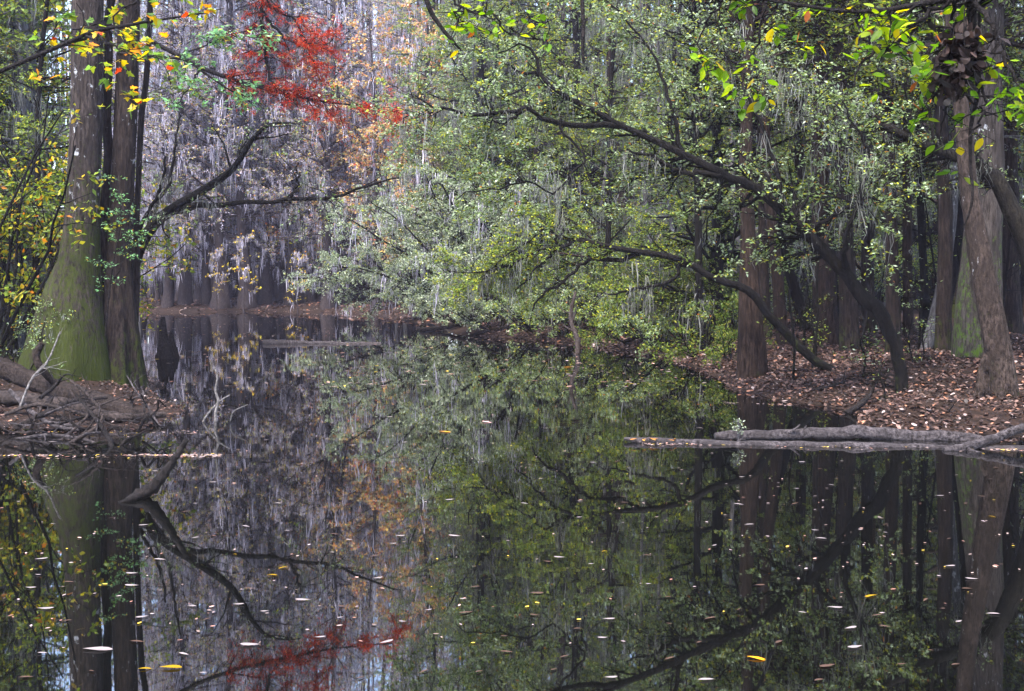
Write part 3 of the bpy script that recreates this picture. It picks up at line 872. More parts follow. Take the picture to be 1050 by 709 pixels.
hero("leaning_tree", "slimmer dark tree leaning low over the water beneath the bigger one", "tree",
     [(868, 390, 14.90, 8), (862, 384, 14.94, 7.5), (835, 369, 15.12, 7.5), (812, 348, 15.27, 7.5), (788, 323, 15.38, 7.5), (768, 298, 15.47, 7), (734, 286, 15.64, 6.2), (700, 267, 15.82, 5.6), (665, 260, 15.95, 5), (631, 255, 16.08, 4.4), (594, 247, 16.28, 3.4), (577, 254, 16.30, 2.8),
      (553, 257, 16.25, 2.2), (519, 274, 16.20, 1.6), (485, 281, 16.15, 1), (450, 279, 16.10, .5)],
     [[(655, 260, 16.02, 2.6), (630, 264, 16.14, 2.3), (600, 264, 16.29, 2), (580, 284, 16.35, 1.6), (553, 296, 16.30, 1.2), (540, 312, 16.25, .7)],
      [(597, 248, 16.26, 2), (577, 246, 16.35, 1.6), (560, 236, 16.30, 1.3), (546, 243, 16.30, 1), (520, 262, 16.25, .7), (490, 285, 16.20, .4)],
      [(572, 255, 16.30, 1.5), (555, 275, 16.25, 1.2), (545, 290, 16.20, .8), (530, 305, 16.20, .4)],
      [(570, 250, 16.30, 1.4), (572, 230, 16.30, 1.2), (568, 210, 16.30, .7)],
      [(700, 268, 15.82, 2.4), (690, 285, 15.74, 1.8), (660, 292, 15.79, 1.3), (620, 302, 15.95, .8)],
      [(520, 274, 16.20, 1.1), (505, 285, 16.10, .8), (490, 300, 16.10, .4)]],
     "bark_dark", "leaf_green", 12000, (.035, .065), (110, 800), (.4, 1.2), (.2, .5), 70, (.1, .55), seed=11, crook=1, bias=(0, .7, 0), sides=14, blo=.4, rough=.06, up=-.02)
hero("leaning_tree", "mossy bough of a tree at the right edge reaching left behind the pale trunk", "tree",
     [(1085, 420, 12.9, 16), (1075, 330, 12.9, 14), (1055, 250, 12.9, 13), (1037, 215, 12.9, 9), (1022, 186, 12.9, 8), (1005, 172, 12.9, 7), (978, 159, 12.9, 6), (950, 150, 12.8, 5), (930, 140, 12.7, 4.6), (905, 128, 12.7, 4.2), (880, 127, 12.6, 3.6), (850, 131, 12.5, 2.4), (846, 118, 12.5, 1.6), (838, 90, 12.5, 1), (820, 70, 12.4, .5)],
     [[(905, 128, 12.7, 2), (880, 110, 12.7, 1.5), (850, 92, 12.7, 1), (800, 80, 12.7, .5)], [(960, 153, 12.8, 2), (950, 110, 12.7, 1.5), (935, 60, 12.6, 1), (915, 10, 12.6, .6)]],
     "bark_bough", "leaf_sage", 4200, (.03, .056), (60, 420), (.4, 1.3), (.2, .5), 60, (.1, .6), seed=12, bias=(0, .6, 0), sides=14, blo=.45, rough=.05)

# ---- upright trunks on the right bank
UP = [  # label, [(px,row,Y,r)], bark, flutes, seed
    ("reddish upright tupelo trunk standing at the right bank's waterline", [(771, 404, 16, 18), (771, 386, 16, 16), (770, 350, 16, 14), (769, 300, 16, 11), (767, 240, 16, 7.5), (765, 160, 16, 6.5), (768, 0, 16, 6), (772, -300, 16, 4)], "bark_red", .1),
    ("thin curved brown trunk behind the lower leaning tree", [(806, 374, 20, 9), (805, 366, 20, 8), (801, 330, 20, 6.5), (797, 280, 20, 6), (792, 230, 20, 5.5), (786, 150, 20, 5), (784, 0, 20, 4.5), (790, -200, 20, 3)], "bark_red", .05),
    ("dark trunk tilted left between the brown trunks", [(836, 372, 21.5, 8), (832, 358, 21.5, 7), (822, 320, 21.5, 6), (808, 275, 21.5, 5), (795, 220, 21.5, 4.5), (780, 120, 21.5, 4), (770, -100, 21.5, 3)], "bark_dark", 0),
    ("broad brown trunk left of the leaning tree's elbow", [(848, 382, 19.5, 16), (848, 370, 19.5, 14.5), (846, 320, 19.5, 12.5), (843, 250, 19.5, 10), (840, 150, 19.5, 8.5), (842, 0, 19.5, 8), (845, -300, 19.5, 5)], "bark_red", .08),
    ("brown trunk right beside the broad one, behind the leaning tree", [(873, 386, 18.5, 13), (872, 374, 18.5, 11.5), (870, 320, 18.5, 9.5), (867, 250, 18.5, 7.5), (863, 150, 18.5, 7), (860, 0, 18.5, 6.5), (862, -300, 18.5, 4)], "bark_tupelo", .08),
    ("dark straight trunk behind the big leaning tree's base", [(916, 392, 17, 9), (915, 360, 17, 8), (915, 280, 17, 6.5), (912, 180, 17, 6), (910, 60, 17, 5.5), (905, -200, 17, 4)], "bark_tupelo", .05),
    ("pale slanting trunk leaning right behind the leaf litter", [(940, 392, 16.5, 8), (945, 375, 16.5, 6.5), (957, 330, 16.5, 5.5), (968, 280, 16.5, 5), (976, 230, 16.5, 4.5), (985, 120, 16.5, 4), (995, -100, 16.5, 3)], "bark_pale", 0),
    ("dark purplish trunk just left of the moss-green base", [(966, 398, 15.5, 10), (966, 370, 15.5, 8.5), (968, 300, 15.5, 7.5), (969, 220, 15.5, 7), (966, 150, 15.5, 6.5), (962, 40, 15.5, 6), (960, -200, 15.5, 4)], "bark_tupelo", .06),
    ("thick gray trunk with bright moss-green base at right", [(1003, 392, 14.6, 30), (1003, 370, 14.6, 26), (1003, 320, 14.6, 22), (1006, 260, 14.6, 19), (1010, 200, 14.6, 16.5), (1012, 120, 14.6, 15), (1014, 20, 14.6, 14), (1018, -300, 14.6, 10)], "bark_moss", .1),
    ("thin dark trunk between leaning tree and mossy base", [(951, 392, 18.5, 6), (951, 370, 18.5, 5), (948, 300, 18.5, 4), (944, 200, 18.5, 3.6), (942, 60, 18.5, 3.2), (938, -150, 18.5, 2)], "bark_dark", 0),
    ("narrow dark trunk close behind the waterline tupelo's right side", [(787, 372, 21, 7), (787, 362, 21, 6), (784, 300, 21, 5), (782, 220, 21, 4.5), (780, 80, 21, 4), (778, -150, 21, 3)], "bark_tupelo", 0),
    ("dark reddish trunk between the tilted trunk and the broad brown one", [(824, 366, 23, 8), (824, 355, 23, 6.5), (822, 300, 23, 5.5), (821, 200, 23, 5), (818, 60, 23, 4.5), (815, -150, 23, 3)], "bark_red", .05),
    ("dark trunk seen just right of the leaning tree's elbow", [(893, 374, 22, 9), (893, 362, 22, 7.5), (890, 300, 22, 6.5), (889, 200, 22, 6), (888, 60, 22, 5.5), (885, -150, 22, 4)], "bark_tupelo", .05),
    ("narrow reddish trunk right of the leaning tree, deep in shade", [(932, 372, 22, 7), (932, 362, 22, 6), (931, 300, 22, 5), (930, 200, 22, 4.6), (929, 60, 22, 4), (926, -150, 22, 3)], "bark_red", 0),
    ("dark leaning trunk crossing behind the purplish one", [(955, 378, 20, 8), (957, 366, 20, 7), (968, 320, 20, 6), (980, 260, 20, 5.5), (988, 180, 20, 5), (994, 60, 20, 4.5), (1000, -150, 20, 3)], "bark_dark", 0),
    ("dark trunk at the right edge behind the mossy base", [(1040, 384, 18, 12), (1040, 372, 18, 10), (1037, 300, 18, 8.5), (1035, 200, 18, 8), (1033, 60, 18, 7.5), (1030, -150, 18, 5)], "bark_tupelo", .05),
    ("slender dark trunk left of the waterline tupelo", [(722, 372, 21, 6), (722, 362, 21, 5), (718, 320, 21, 4.2), (716, 250, 21, 3.8), (714, 120, 21, 3.4), (710, -100, 21, 2.4)], "bark_dark", 0),
]
for i, (lab, tr, bk, fl) in enumerate(UP):
    base = P(*tr[1][:3])
    hero("upright_tree", lab, "tree", tr, [], bk, "leaf_green" if i % 2 else "leaf_sage", 8500, (.05, .09), (90, 640), (.8, 2.6), (.3, .8), 40, (.1, .6), (.004, .011), seed=30 + i, sides=18, flutes=fl, decay=.7, blo=.5, group="upright trunks on the right bank")  # crowns above the view are thickened to block skylight and darken the bank
# front leaning trunk with a split base
hero("leaning_tree", "pale brown trunk with split base slanting up left, nearest on the right bank", "tree",
     [(1034, 448, 11.8, 17), (1032, 425, 11.8, 15), (1027, 385, 11.8, 13.5), (1017, 325, 11.8, 12.5), (1004, 255, 11.8, 10.5), (995, 200, 11.8, 9), (990, 150, 11.8, 8), (985, 100, 11.8, 7.5), (978, 30, 11.8, 7), (968, -80, 11.8, 6), (950, -300, 11.8, 3)],
     [[(1005, 440, 11.9, 10), (1007, 415, 11.9, 9), (1009, 380, 11.9, 8), (1013, 345, 11.85, 7), (1015, 325, 11.8, 6)]],
     "bark_lean", "leaf_green", 700, (.04, .07), (16, 90), (.6, 1.6), (.3, .6), 20, seed=50, limbbranch=False, sides=20, blo=.55, rough=.05)

# ---- sage-green willowy trees over the water at the centre
W_ = [("sage-green bushy tree drooping low over the far water at left of the channel bend", 470, 34, [(-1, .1, 1.0), (-1.2, -.1, .6), (-.8, .2, 1.5), (-1.3, .0, .35), (-.5, -.3, 1.4), (-.9, -.4, .8), (-.2, .3, 1.6)], 5.6, 14500, 61),
      ("pale sage tree behind the drooping one, spreading over the channel bend", 415, 41, [(-1, 0, .9), (-1.1, -.2, .5), (-.7, .2, 1.4), (-.4, -.2, 1.6), (-1.2, .1, .25), (.3, .1, 1.5)], 5.6, 13500, 62),
      ("sage-green tree in the middle of the channel bend above fallen branches", 520, 31, [(-.9, -.2, .9), (-1.1, -.5, .5), (-.5, -.3, 1.4), (.2, -.3, 1.5), (-.9, .1, 1.2), (-1, -.8, .35), (.6, -.3, 1.1)], 4.4, 13000, 63),
      ("brighter green spreading tree right of the channel bend", 600, 28, [(-.9, -.4, .7), (-.6, -.5, 1.2), (.1, -.5, 1.4), (.6, -.5, .9), (-.9, -.2, .4), (-.2, -.9, .6), (.5, -.8, .5)], 3.3, 11000, 64),
      ("olive-green tree with low sweeping boughs left of the waterline tupelo", 680, 23, [(-.8, -.4, .45), (-.5, -.5, .9), (.2, -.5, 1.0), (.7, -.4, .6), (-.9, -.2, .25), (-.2, -.9, .4)], 2.5, 8000, 65)]
for i, (lab, px, Y, dirs, L, nl, sd) in enumerate(W_):
    g = np.random.default_rng(sd)
    x = (px - 525) / F * Y
    x += 0.9
    z0 = gz(x, Y)
    base = np.array([x, Y, z0])
    root = tag(empty("water_elm", base), lab, "tree", "bushy trees leaning over the channel bend")
    LP, LR = [], []
    for d in dirs:
        d = nrm(np.array(d, float))
        q = [base + np.array([g.normal(0, .12), g.normal(0, .12), -.15])]
        dd = nrm(d + np.array([0, 0, .9]))
        ll_ = L * g.uniform(.8, 1.15)
        for k in range(11):
            q.append(q[-1] + dd * ll_ / 11)
            dd = nrm(dd * .8 + d * .22 + np.array([0, 0, -.10 * k / 11]) + g.normal(0, .09, 3))
        LP.append(np.array(q))
        LR.append(np.linspace(.085, .014, 12) * g.uniform(.7, 1.1))
    for q, r in zip(LP, LR):
        b = MB()
        tubes(b, q, r, 8)
        b.build("trunk", M["bark_dark"], root, base)
    A, Rr = np.stack(LP), np.stack(LR)
    b1, r1 = children(A, Rr, 130, .25, 1, (.6, 1.7), (.4, 1.2), -.03, .16, 7, .5, .006, g)
    b2, r2 = children(b1, r1, 1200, .1, 1, (.3, .8), (.4, 1.0), -.05, .2, 5, .6, .003, g, flat=.4)
    c = MB()
    leaves(c, along(b2, int(nl * 1.4), .05, 1, .02, g), (.06, .11) if Y > 29 else (.045, .085), .45, .7, .2, g=g)
    mo = MB()
    moss(mo, along(b1, 150, .1, 1, .03, g), (.2, 1.0), (.016, .035), 5, .06, g)
    skeleton_parts(root, base, [b1, b2], [r1, r2], M["bark_dark"], c, M["leaf_willow" if i < 3 else ("leaf_sage" if i == 3 else "leaf_olive")], mo, M["moss_far" if i < 3 else "moss_gray"])

# ---- overhanging boughs that enter from above
hero("overhanging_bough", "bough of feathery red cypress needles hanging in at the top left", "bough",
     [(150, 40, 17.20, 2.4), (185, 58, 17.10, 2.3), (212, 72, 17.00, 2.2), (240, 82, 17.00, 2), (275, 92, 16.90, 1.8), (310, 100, 16.80, 1.4), (345, 106, 16.80, 1), (385, 110, 16.80, .8), (415, 118, 16.80, .4)],
     [[(262, -60, 16.60, 3), (270, 10, 16.60, 2.4), (272, 40, 16.60, 2), (274, 65, 16.70, 1.4), (285, 85, 16.70, .8)], [(272, 15, 16.60, 1.6), (292, 40, 16.50, 1.2), (330, 46, 16.40, .8), (345, 38, 16.40, .4)], [(270, 5, 16.60, 1.6), (300, 20, 16.70, 1.1), (320, 60, 16.80, .8), (325, 85, 16.80, .4)]],
     "wood_dark", "leaf_red", 13500, (.03, .085), (120, 900), (.24, .85), (.10, .36), 26, (.1, .4), seed=70, sides=6, blo=.3, lratio=.16, up=-.05, droop=1.0, rough=.02)
hero("overhanging_bough", "maple bough with green, yellow and orange leaves crossing the top left corner", "bough",
     [(-40, 90, 8.2, 2.6), (13, 68, 8, 2.5), (60, 48, 7.9, 2.3), (95, 33, 7.8, 2), (130, 26, 7.8, 1.7), (165, 20, 7.8, 1.3), (205, 14, 7.8, .8), (230, 8, 7.8, .4)],
     [[(75, 43, 7.9, 1.5), (105, 45, 7.7, 1.2), (125, 55, 7.6, .9), (150, 60, 7.5, .6), (180, 58, 7.4, .4)], [(110, 30, 7.8, 1), (140, 12, 8, .8), (170, -10, 8.2, .6)], [(40, 56, 8, 1), (80, 30, 8.3, .8), (120, 20, 8.5, .5)]],
     "wood_dark", "leaf_maple", 300, (.045, .09), (30, 90), (.2, .6), (.1, .3), 0, seed=71, sides=6, blo=.3, shape="maple", up=-.05, droop=.7, rough=.02)
hero("overhanging_bough", "thin bough of mint-green leaves left of the red needles", "bough",
     [(120, 55, 12, 1.6), (160, 58, 12, 1.5), (190, 62, 12, 1.3), (210, 75, 12, 1.1), (235, 92, 12, .8), (255, 100, 12, .4)], [[(185, 61, 12, 1), (210, 48, 12, .8), (240, 40, 12, .6), (262, 42, 12, .3)], [(205, 70, 12, 1), (200, 90, 11.9, .7), (190, 105, 11.8, .4)]],
     "wood_dark", "leaf_mint", 620, (.05, .1), (40, 160), (.2, .5), (.1, .25), 0, seed=72, sides=6, blo=.3, lratio=.42, up=-.04, rough=.02)
hero("overhanging_bough", "leafy dark bough tip poking down at the top centre", "bough",
     [(425, -40, 6, 3), (440, 8, 6, 2.6), (450, 25, 6, 2.2), (462, 40, 6, 1.8), (472, 51, 6, .9)], [[(440, -20, 6, 1.5), (470, 0, 6, 1.2), (500, 14, 6, .9), (535, 22, 6, .5)], [(470, 0, 6, 1), (478, 22, 6, .7), (490, 36, 6, .4)]],
     "wood_dark", "leaf_backlit", 95, (.05, .085), (16, 40), (.12, .35), (.06, .16), 0, seed=73, sides=6, blo=.35, shape="oval", rough=.02, trunkbranch=False)
hero("dead_vine", "dark dead vine hanging straight down at the top, right of centre", "vine",
     [(596, -60, 8, 2.2), (597, 10, 8, 2.1), (598, 30, 8, 2), (597, 50, 8, 1.8), (598, 66, 8, 1.4)], [], "wood_dark", None, 0, nb=(0, 0), seed=74, sides=8)
hero("overhanging_bough", "backlit yellow-green leafy bough hanging across the top right corner", "bough",
     [(1110, -60, 5.6, 7), (1040, -10, 5.6, 6), (990, -5, 5.6, 5), (940, 5, 5.7, 3), (895, 12, 5.8, 2.4), (850, 10, 5.9, 2), (800, 2, 6, 1.6), (760, -4, 6.1, 1)],
     [[(990, -5, 5.6, 3), (960, 25, 5.7, 2.4), (940, 45, 5.7, 2), (910, 60, 5.7, 1.4), (890, 75, 5.7, .8)], [(1000, -5, 5.6, 3), (1010, 30, 5.5, 2.4), (1020, 60, 5.5, 1.8), (1030, 95, 5.5, 1)], [(870, 10, 5.9, 1.4), (880, 35, 5.9, 1.1), (905, 55, 5.9, .8), (925, 62, 5.9, .4)],
      [(945, 0, 5.7, 2), (948, 40, 5.8, 1.6), (946, 80, 5.8, 1.3), (940, 122, 5.8, .7)], [(735, -30, 6, 1.6), (728, 20, 6, 1.3), (715, 45, 6, 1), (706, 70, 6, .5)], [(790, -30, 6.2, 1.4), (783, 20, 6.2, 1.2), (770, 55, 6.2, .9), (760, 85, 6.2, .4)],
      [(975, -5, 5.6, 2.2), (985, 60, 5.6, 1.8), (992, 90, 5.6, 1.2), (1015, 110, 5.6, .6)]],
     "wood_dark", "leaf_backlit", 520, (.05, .10), (80, 260), (.15, .5), (.08, .22), 0, seed=75, sides=8, blo=.25, shape="oval", rough=.03, droop=.7)
hero("hanging_vine", "dark vine dangling in front of the pale trunk at the top right", "vine",
     [(1000, -60, 5.7, 4.5), (996, 10, 5.7, 4.5), (1001, 60, 5.7, 4), (1002, 95, 5.7, 2.4), (995, 130, 5.7, 2), (995, 170, 5.7, 1.8), (997, 200, 5.7, 1.6), (993, 220, 5.7, 1.1), (987, 233, 5.7, .6)],
     [[(1003, 60, 5.7, 1.8), (1009, 105, 5.7, 1.5), (1009, 135, 5.7, 1.3), (1003, 155, 5.7, 1), (996, 162, 5.7, .7)]], "wood_dark", None, 0, nb=(0, 0), seed=76, sides=8)
# ragged dark clump of dead leaves caught in the vines
g = np.random.default_rng(77)
cl = P(985, 58, 5.65)
root = tag(empty("leaf_clump", cl), "dark ragged clump of dead leaves caught in the top right vines", "leaf clump")
c = MB()
q = g.normal(size=(420, 3)) * np.array([.055, .05, .075]) + cl + np.array([0, 0, .0])
q2 = g.normal(size=(200, 3)) * np.array([.035, .04, .05]) + cl + np.array([-.05, 0, -.09])
m_dead = leaf_mat("leaf_dead", [(3, (0.012, 0.007, 0.006)), (2, (0.022, 0.012, 0.009)), (1, (0.007, 0.005, 0.004))], transl=.05, rough=.8)
big_leaves(c, np.concatenate([q, q2]), (.05, .09), "oak", .1, 1.0, .3, g=g)
c.build("dead_leaves", m_dead, root, cl, smooth=False)
b = MB()
for k in range(14):
    a0 = cl + g.normal(0, .07, 3)
    tubes(b, smooth_line([a0 + np.array([0, 0, .2]), a0, a0 + np.array([g.normal(0, .04), g.normal(0, .04), -.16])], 6), np.linspace(.004, .0015, 6), 5)
b.build("twig_tangle", M["wood_dark"], root, cl)

# climbing leaves on the tupelo stems
hero("climbing_vine", "pale green leafy vine climbing between the left trunks", "vine",
     [(108, 345, 13.6, 1), (112, 300, 13.6, .9), (118, 260, 13.6, .8), (124, 225, 13.6, .6), (120, 180, 13.6, .4)], [[(114, 290, 13.6, .8), (128, 265, 13.5, .6), (138, 235, 13.5, .4)]],
     "wood_dark", "leaf_mint", 620, (.03, .055), (34, 140), (.15, .45), (.08, .2), 0, seed=78, sides=6, blo=.25, rough=.02)


# ------------------------------------------------------------------ dead wood
def deadwood(name, label, cat, spec, matn, forks=(), sides=10, seed=0, group=None, rough=.1, twigs=0, tl=(.1, .35), sink=0, ref=None):
    g = np.random.default_rng(seed)
    q = np.array([P(a, b_, c) for a, b_, c, _ in spec])
    n = 26
    d = np.concatenate([[0], np.cumsum(np.linalg.norm(np.diff(q, axis=0), axis=1))])
    L = smooth_line(q, n)
    r = np.interp(np.linspace(0, d[-1], n), d, [s[3] / F * s[2] for s in spec])
    L[1:-1] += g.normal(0, .12, (n - 2, 3)) * r[1:-1, None]
    root = tag(empty(name, L[0]), label, cat, group)
    b = MB()
    tubes(b, L[None], trunk_rad(L, r, sides, 0, 5, 1, rough, seed)[None], sides, ref=ref)
    b.build("stem", M[matn], root, L[0])
    A = [L]
    AR = [r]
    for fk in forks:
        q = np.array([P(a, b_, c) for a, b_, c, _ in fk])
        l2 = smooth_line(q, n)
        d2 = np.concatenate([[0], np.cumsum(np.linalg.norm(np.diff(q, axis=0), axis=1))])
        r2 = np.interp(np.linspace(0, d2[-1], n), d2, [s[3] / F * s[2] for s in fk])
        b = MB()
        tubes(b, l2, r2, 7)
        b.build("fork", M[matn], root, L[0])
        A.append(l2)
        AR.append(r2)
    if twigs:
        t1, tr1 = children(np.stack(A), np.stack(AR), twigs, .25, 1, tl, (.5, 1.1), 0, .22, 6, .5, .003, g)
        b = MB()
        tubes(b, t1, tr1, 5)
        b.build("twigs" if False else "twig_spray", M[matn], root, L[0])
    return root


GL = "logs lying in the water"
deadwood("floating_log", "long low gray log floating along the right bank, leaves on its far end", "log",
         [(640, 450, 9.75, 1.5), (655, 452, 9.72, 3.2), (700, 454, 9.68, 4), (760, 456, 9.6, 4.2), (820, 457.5, 9.55, 4.6), (880, 459, 9.5, 5.2), (950, 461, 9.45, 5.6), (1000, 462, 9.4, 5.5), (1060, 463, 9.35, 5.5)], "wood_gray", sides=14, seed=80, rough=.14, twigs=5, ref=(0, 0, 1))
deadwood("floating_log", "thicker gray log with orange-flecked bark lying behind the low one", "log",
         [(733, 447, 9.95, 3), (745, 446.5, 9.95, 5), (790, 446.5, 9.95, 5), (840, 444.5, 9.95, 5.8), (880, 443, 9.95, 6.8), (910, 445, 9.95, 6.8), (950, 448, 9.9, 6.2), (990, 450, 9.85, 6.5), (1010, 452, 9.8, 4)], "wood_gray", sides=14, seed=81, rough=.12, twigs=4, ref=(0, 0, 1))
deadwood("driftwood_limb", "forked pale limb slanting up to the right edge from the logs", "branch",
         [(968, 462, 9.25, 3), (990, 458, 9.3, 4.5), (1015, 451, 9.4, 4.5), (1040, 442, 9.5, 4.5), (1070, 432, 9.6, 4)], "wood_gray", [[(990, 459, 9.3, 2.5), (1000, 464, 9.2, 2.2), (1020, 468, 9.1, 1.6)]], seed=82)
deadwood("floating_log", "short dark-ended log floating far out in mid channel", "log",
         [(270, 352, 26, 3.4), (285, 352.2, 26, 3.6), (320, 352.3, 26, 2.4), (355, 352.6, 26, 2.2), (390, 353, 26, 1.6)], "wood_gray", seed=83, ref=(0, 0, 1), twigs=4)
deadwood("snag", "dark bent snag rising from the water at lower left", "snag",
         [(128, 520, 7.2, 6), (140, 509, 7.2, 5.5), (153, 503, 7.2, 6), (166, 489, 7.2, 5), (178, 472, 7.2, 3.6), (192, 451, 7.2, 2.6)], "wood_dark", [[(146, 508, 7.2, 4), (135, 512, 7.1, 3.6), (122, 517, 7.05, 3)]], seed=84, sides=12, rough=.12)
deadwood("dead_twig", "crooked pale twig standing upright in the water left of centre", "twig",
         [(222, 437, 11.2, 1.6), (221, 425, 11.2, 1.6), (224, 412, 11.2, 1.5), (221, 400, 11.2, 1.3), (223, 388, 11.2, 1.1), (220, 376, 11.2, .6)], "wood_pale", seed=85, sides=6)
deadwood("dead_twig", "thin forked twig slanting beside the upright pale twig", "twig",
         [(207, 435, 11.2, 1), (213, 425, 11.2, 1), (225, 412, 11.2, .9), (236, 405, 11.2, .5)], "wood_pale", [[(236, 432, 11.1, .8), (240, 422, 11.1, .7), (254, 415, 11.1, .4)]], seed=86, sides=6)
deadwood("fallen_log", "mossy brown fallen log sloping down to the water below the big cypress", "log",
         [(-20, 370, 12.6, 10), (20, 384, 12.3, 9.5), (60, 400, 12, 10), (100, 412, 11.6, 9.5), (130, 422, 11.3, 8), (155, 434, 11.0, 5)], "wood_log", [[(60, 398, 12, 3), (42, 378, 11.8, 4), (37, 365, 11.8, 4), (43, 352, 11.8, 3)]], seed=87, sides=16, rough=.1, ref=(0, 0, 1))
deadwood("fallen_log", "thinner gray log beneath the mossy fallen log at left", "log",
         [(-20, 408, 11.6, 7), (20, 410, 11.5, 7), (70, 416, 11.3, 6), (120, 428, 11, 5), (170, 425, 11.2, 3)], "wood_dead", seed=88, sides=12, rough=.1, ref=(0, 0, 1), twigs=6)
GB = "dead branches piled at the left bank"
g = np.random.default_rng(90)
SP = [([(15, 440, 10.4, 3), (45, 425, 10.5, 3), (75, 412, 10.8, 2.4), (110, 408, 11, 1.5)], "dark crooked branch arching over the driftwood pile at left"),
      ([(40, 470, 9.6, 2), (80, 450, 9.8, 2.4), (105, 430, 10, 2), (90, 405, 10.2, 1.5), (72, 390, 10.4, 1)], "thin branch looping from the driftwood pile into the water"),
      ([(20, 418, 10.6, 1.2), (33, 388, 10.7, 1.2), (48, 372, 10.8, 1), (62, 340, 10.9, .6)], "pale twig pointing up in front of the mossy trunk base"),
      ([(118, 470, 9.4, 2.6), (112, 450, 9.6, 2.4), (95, 425, 9.9, 2), (78, 405, 10.2, 1.3)], "dark stick leaning from the water back to the fallen log"),
      ([(13, 452, 10, 1.8), (50, 446, 10, 2), (90, 452, 9.8, 1.6), (112, 462, 9.6, 1)], "low gray branch lying along the waterline at left"),
      ([(118, 466, 9.5, 2), (128, 452, 9.6, 1.6), (142, 446, 9.7, 1.1), (152, 440, 9.8, .6)], "short forked stick poking right from the water by the pile"),
      ([(10, 400, 10.8, 2), (30, 420, 10.6, 2.4), (55, 436, 10.4, 2), (80, 441, 10.3, 1.2)], "curved gray branch dropping through the pile at the left edge"),
      ([(5, 425, 10.5, 2.4), (40, 415, 10.6, 2.2), (85, 425, 10.5, 1.8), (120, 438, 10.3, 1)], "long bare branch across the middle of the driftwood pile"),
      ([(60, 455, 9.9, 1.4), (85, 432, 10, 1.4), (98, 418, 10.1, 1.2), (132, 405, 10.4, .6)], "slim twig rising right across the fallen log"),
      ([(165, 440, 10.7, 1), (150, 415, 11, 1.2), (140, 402, 11.2, .9), (130, 385, 11.4, .5)], "thin twig leaning left before the ribbed tupelo base")]
for i, (s, lab) in enumerate(SP):
    deadwood("dead_branch", lab, "branch", s, ["wood_dark", "wood_dead", "wood_pale", "wood_dark", "wood_gray", "wood_dark", "wood_gray", "wood_dead", "wood_dead", "wood_gray"][i], seed=91 + i, sides=7, group=GB, twigs=6, tl=(.12, .5))
g = np.random.default_rng(191)
for i in range(16):
    px, py = g.uniform(5, 150), g.uniform(405, 452)
    Yb = 9.7 + (452 - py) / 47 * 1.6 + g.uniform(-.2, .2)
    a = g.uniform(-.5, 3.4)
    ln = g.uniform(30, 85)
    q = [(px + ln * t * math.cos(a) + g.normal(0, 4), min(py - ln * .55 * t * abs(math.sin(a)) * g.uniform(.2, 1) + g.normal(0, 3), 462), Yb + g.normal(0, .12), 1.9 * (1 - .6 * t) * g.uniform(.6, 1.2)) for t in (0, .33, .66, 1)]
    deadwood("dead_branch", "bare dead branch tangled low in the driftwood pile at left", "branch", q, ["wood_dark", "wood_dead", "wood_dark", "wood_gray"][i % 4], seed=200 + i, sides=6, group=GB, twigs=7, tl=(.1, .45))
# fallen limbs at the channel bend, centre
GC = "fallen limbs along the channel bend"
for i, (s, lab) in enumerate([([(430, 338, 33, 2.2), (465, 334, 33, 2), (500, 322, 32.5, 1.6), (530, 316, 32, 1)], "dark fallen limb rising right at the channel bend"), ([(480, 345, 30, 2), (520, 336, 30, 2.4), (560, 333, 29.5, 2.4), (600, 322, 29, 2)], "thick dark limb lying along the bend's leaf bank"),
                              ([(440, 333, 35, 1.6), (475, 345, 31, 1.4), (505, 352, 29, .8)], "thin limb dipping into the water at the bend"), ([(590, 372, 22, 2.6), (592, 350, 22.4, 2.8), (585, 325, 23, 2.2), (590, 300, 23.5, 1.6)], "dead upright stub standing in the water under the branches"),
                              ([(640, 350, 24, 2), (670, 340, 24, 2.2), (700, 326, 24, 2.4), (760, 306, 24, 2.6)], "dark limb sloping low behind the lower leaning tree")]):
    deadwood("fallen_limb", lab, "branch", s, "wood_dark" if i != 3 else "wood_dead", seed=110 + i, sides=8, group=GC, twigs=7, tl=(.3, 1.1))
for i, (s, lab) in enumerate([([(868, 424, 11.9, 3), (880, 417, 11.9, 3), (892, 405, 12, 2), (897, 395, 12, 1)], "dark root snag jutting from the near right bank"), ([(930, 442, 10.8, 2.5), (965, 436, 10.9, 4), (1000, 438, 10.9, 4.5), (1025, 441, 10.9, 3)], "short dark log half buried in the bank's leaves"),
                              ([(895, 430, 11.3, 1.6), (930, 428, 11.2, 1.8), (970, 426, 11.3, 1.6), (1010, 428, 11.4, 1.2)], "thin fallen branch along the near right leaf bank"), ([(836, 400, 13.4, 2), (855, 396, 13.4, 2.4), (880, 388, 13.6, 2)], "dark stick lying below the lower leaning tree's foot")]):
    deadwood("bank_deadwood", lab, "branch", s, "wood_dark", seed=120 + i, sides=9, twigs=5, tl=(.12, .4), group="dead wood on the right bank")

# knees
def knee(label, spikes, seed, group):
    base = P(*spikes[0][:3])
    base[2] = -.1
    root = tag(empty("cypress_knee", base), label, "cypress knee", group)
    for i, (px, ytop, Y, wpx) in enumerate(spikes):
        top = P(px, ytop, Y)
        bt = np.array([top[0], Y, -.25])
        q = smooth_line([bt, bt * .6 + top * .4 + np.array([.02, 0, 0]), bt * .25 + top * .75, top], 16)
        t = np.linspace(0, 1, 16)
        r = wpx / F * Y * (1 - .75 * t ** 1.3) * (1 + .5 * np.exp(-t * 6))
        b = MB()
        tubes(b, q[None], trunk_rad(q, r, 14, .14, 5, .6, .12, seed + i)[None], 14, ref=(0, 1, 0))
        b.build("spire", M["wood_dark"], root, base)


